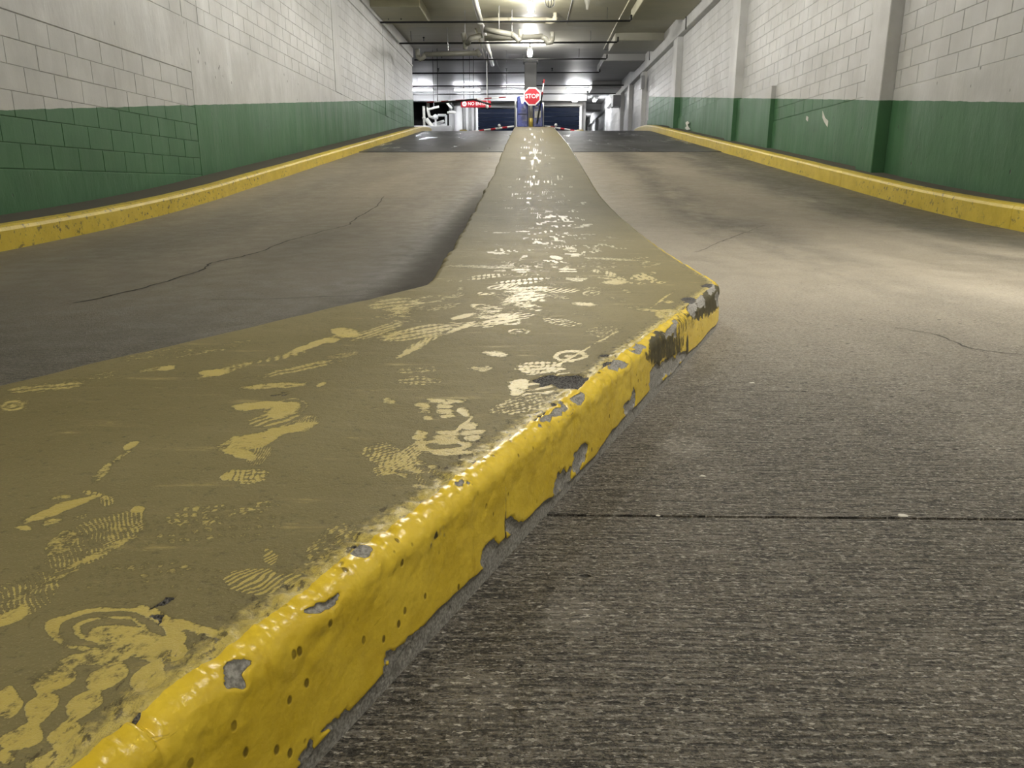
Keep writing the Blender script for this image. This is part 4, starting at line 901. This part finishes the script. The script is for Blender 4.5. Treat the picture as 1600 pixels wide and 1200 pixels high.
for s in (.08, .5, .92): q = p0+(p1-p0)*s; MB().tube([q, (q[0], q[1], ZCEIL)], .008, 5).build('hanger_rod', BLACK, cb)
pipe_thing('bent_rail', 'black bent rail in front of the red sign', [('rail', [at_y(682, 161.5, 28.1), at_y(740, 155.5, 28.1), at_y(767, 163.5, 28.1)], .035), ('hanger_rod', [at_y(684, 161, 28.1), (at_y(684, 120, 28.1)[0], 28.1, ZCEIL)], .01), ('hanger_rod', [at_y(740, 156, 28.1), (at_y(740, 120, 28.1)[0], 28.1, ZCEIL)], .01)], BLACK, 'rail')
o = MB(); q = at_y(761, 166.5, 28.5); o.lathe(q[0], q[1], [(.02, q[2]-.07), (.065, q[2]-.03), (.065, q[2]+.03), (.03, q[2]+.07), (.012, q[2]+.09), (.012, ZCEIL)], 12)
tag(o.build('globe_lamp', WHITE, smooth=True), 'small white globe hanging at the lower right of the red sign', 'lamp')
# ---- side bay on the left of the upper level
a, b = at_y(640, 196.5, 38.6), at_y(705, 194.5, 38.6)
lw = MB().cbox(-7.45, b[0], 38.6, 38.85, ZTOP-.02, a[2], .015).build('parapet', PALEWALL); tag(lw, 'low white wall at the end of the left curb', 'low wall')
a = at_y(716, 170, 40.5); rc = empty('column', (a[0], 40.55, ZTOP)); tag(rc, 'white round column beside the low white wall', 'column')
MB().lathe(a[0], 40.55, [(.24, ZTOP), (.24, ZTOP+.05), (.21, ZTOP+.06), (.21, ZCEIL)], 20).build('shaft', PALEWALL, rc, True)
MB().cbox(a[0]-.30, a[0]-.20, 40.1, 40.3, zc(3.75), zc(4.12), .01).build('bracket', BLACK, rc)
a = at_y(732, 170, 40.6); rc = empty('column', (a[0], 40.6, ZTOP)); tag(rc, 'grey fluted column between the round white column and the left blue gate', 'column')
for k in range(4): MB().lathe(a[0]-.22+k*.15, 40.6, [(.09, ZTOP), (.09, ZCEIL)], 12).build('flute', PALEWALL if k % 2 else CONC, rc, True)
MB().cbox(a[0]-.3, a[0]+.32, 40.62, 40.85, ZTOP, ZCEIL, .01).build('core', CONC, rc)
def std(x, y, Y): return at_y(x, y, Y)
def floorpt(p): return (p[0], p[1], ZTOP)
q0, q1 = std(663, 196, 40.4), std(662, 166, 40.4)
pipe_thing('standpipe', 'white upright pipe in the dark opening behind the low white wall', [('pipe', [floorpt(q0), q0, q1], .07), ('collar', [std(662.6, 186, 40.4), std(662.5, 183, 40.4)], .10)], WHITEPVC)
q0, q1 = std(666, 186, 40.2), std(675, 198, 40.2)
pipe_thing('brace_pipe', 'white slanting pipe in the dark opening behind the low white wall', [('pipe', [q0, q1, floorpt(q1)], .11)], WHITEPVC)
q0 = std(669, 173, 40.6); q1 = std(671, 182, 40.6)
pipe_thing('vent_pipe', 'white elbow pipe above the slanting pipe in the dark opening', [('pipe', [(q0[0], q0[1], ZCEIL), q0, q1, std(677, 184, 40.6)], .08)], WHITEPVC)
fr_ = empty('hatch_frame', floorpt(std(687, 206, 40.9))); tag(fr_, 'white hatch frame in the dark opening behind the low wall', 'frame')
for (xa, ya, xb, yb) in ((676, 195, 697, 195), (697, 196, 697, 180), (697, 180, 684, 180), (676, 194, 694, 189)): MB().tube([std(xa, ya, 40.9), std(xb, yb, 40.9)], .07, 6).build('bar', WHITE, fr_)
for px_ in (677, 696): q = std(px_, 195, 40.9); MB().tube([floorpt(q), q], .05, 6).build('leg', WHITE, fr_)
q = std(680.5, 183, 40.3); o = MB().lathe(q[0], q[1], [(.05, ZTOP), (.05, q[2]-.15), (.03, q[2]-.14), (.13, q[2]-.08), (.15, q[2]), (.13, q[2]+.08), (.03, q[2]+.14)], 14).build('ball_tank', WHITE, smooth=True); tag(o, 'white ball-shaped tank in the dark opening', 'tank')
for (xa, ya, xb, yb, lab) in ((670, 171, 686, 166.5, 'pale rail slanting under the ceiling of the dark opening'), (697, 159, 706, 170, 'pale short brace hanging left of the red sign'), (699, 176, 712, 175.5, 'pale level rail left of the white round column')):
    q = std((xa+xb)/2, (ya+yb)/2, 39.4); pipe_thing('ceiling_rail', lab, [('rail', [std(xa, ya, 39.4), std(xb, yb, 39.4)], .055)], WHITEPVC, 'rail', hang=[tuple(q)])
# ================================================================== SMALL THINGS
def scrap(pts, X, name, label, cat, mat=PAPER):
    v = [at_x(px, py, X) for (px, py) in pts]; n = len(v)
    vs = [tuple(p) for p in v]+[(p[0]+.004, p[1], p[2]) for p in v]
    o = MB().add(vs, [tuple(range(n)), tuple(range(2*n-1, n-1, -1))]+[(k, k+n, (k+1) % n+n, (k+1) % n) for k in range(n)]).build(name, mat); return tag(o, label, cat)
scrap([(1285, 173), (1289, 184), (1294, 189), (1293, 199), (1288, 191), (1285, 184)], XR-.006, 'paper_scrap', 'curved white paper scrap stuck on the green right wall', 'paper')
scrap([(1260, 181), (1263, 183), (1262, 190), (1259, 187)], XR-.006, 'paper_scrap', 'tiny white scrap left of the curved paper scrap on the green wall', 'paper')
scrap([(1071, 192), (1074, 189), (1077, 192), (1074, 195), (1076, 199), (1079, 202), (1073, 203), (1070, 200), (1073, 197)], XRF+.09, 'paint_splash', 'white splash low on the green wall near the top of the right curb', 'splash')
def pebble(px, py, r, label, mat):
    g = ground(px, py); mb = MB(); vs = []; fs = []; n = 9
    pr = [(.5, -.15), (1., .1), (.8, .45), (.25, .62)]
    for (k, z) in pr:
        for j in range(n): a = 2*PI*j/n; rr = r*k*random.uniform(.75, 1.15); vs.append((g[0]+rr*math.cos(a)*1.4, g[1]+rr*math.sin(a), g[2]+r*z*.7))
    for i in range(3):
        for j in range(n): fs.append((i*n+j, i*n+(j+1) % n, i*n+n+(j+1) % n, i*n+n+j))
    fs += [tuple(range(n-1, -1, -1)), tuple(range(3*n, 4*n))]
    tag(mb.add(vs, fs).build('pebble', mat), label, 'pebble')
PEB = plain('pale_pebble', (.55, .52, .45), .8)
pebble(1175, 599, .0065, 'white pebble on the road right of the scuffed island corner', PEB)
pebble(1098, 744, .004, 'pale pebble on the road below the grey smooth patch', PEB)
pebble(1410, 806, .006, 'pale flat chip on the straight floor joint at right', PEB)
pebble(1028, 806, .003, 'pale crumb on the straight floor joint beside the island', PEB)
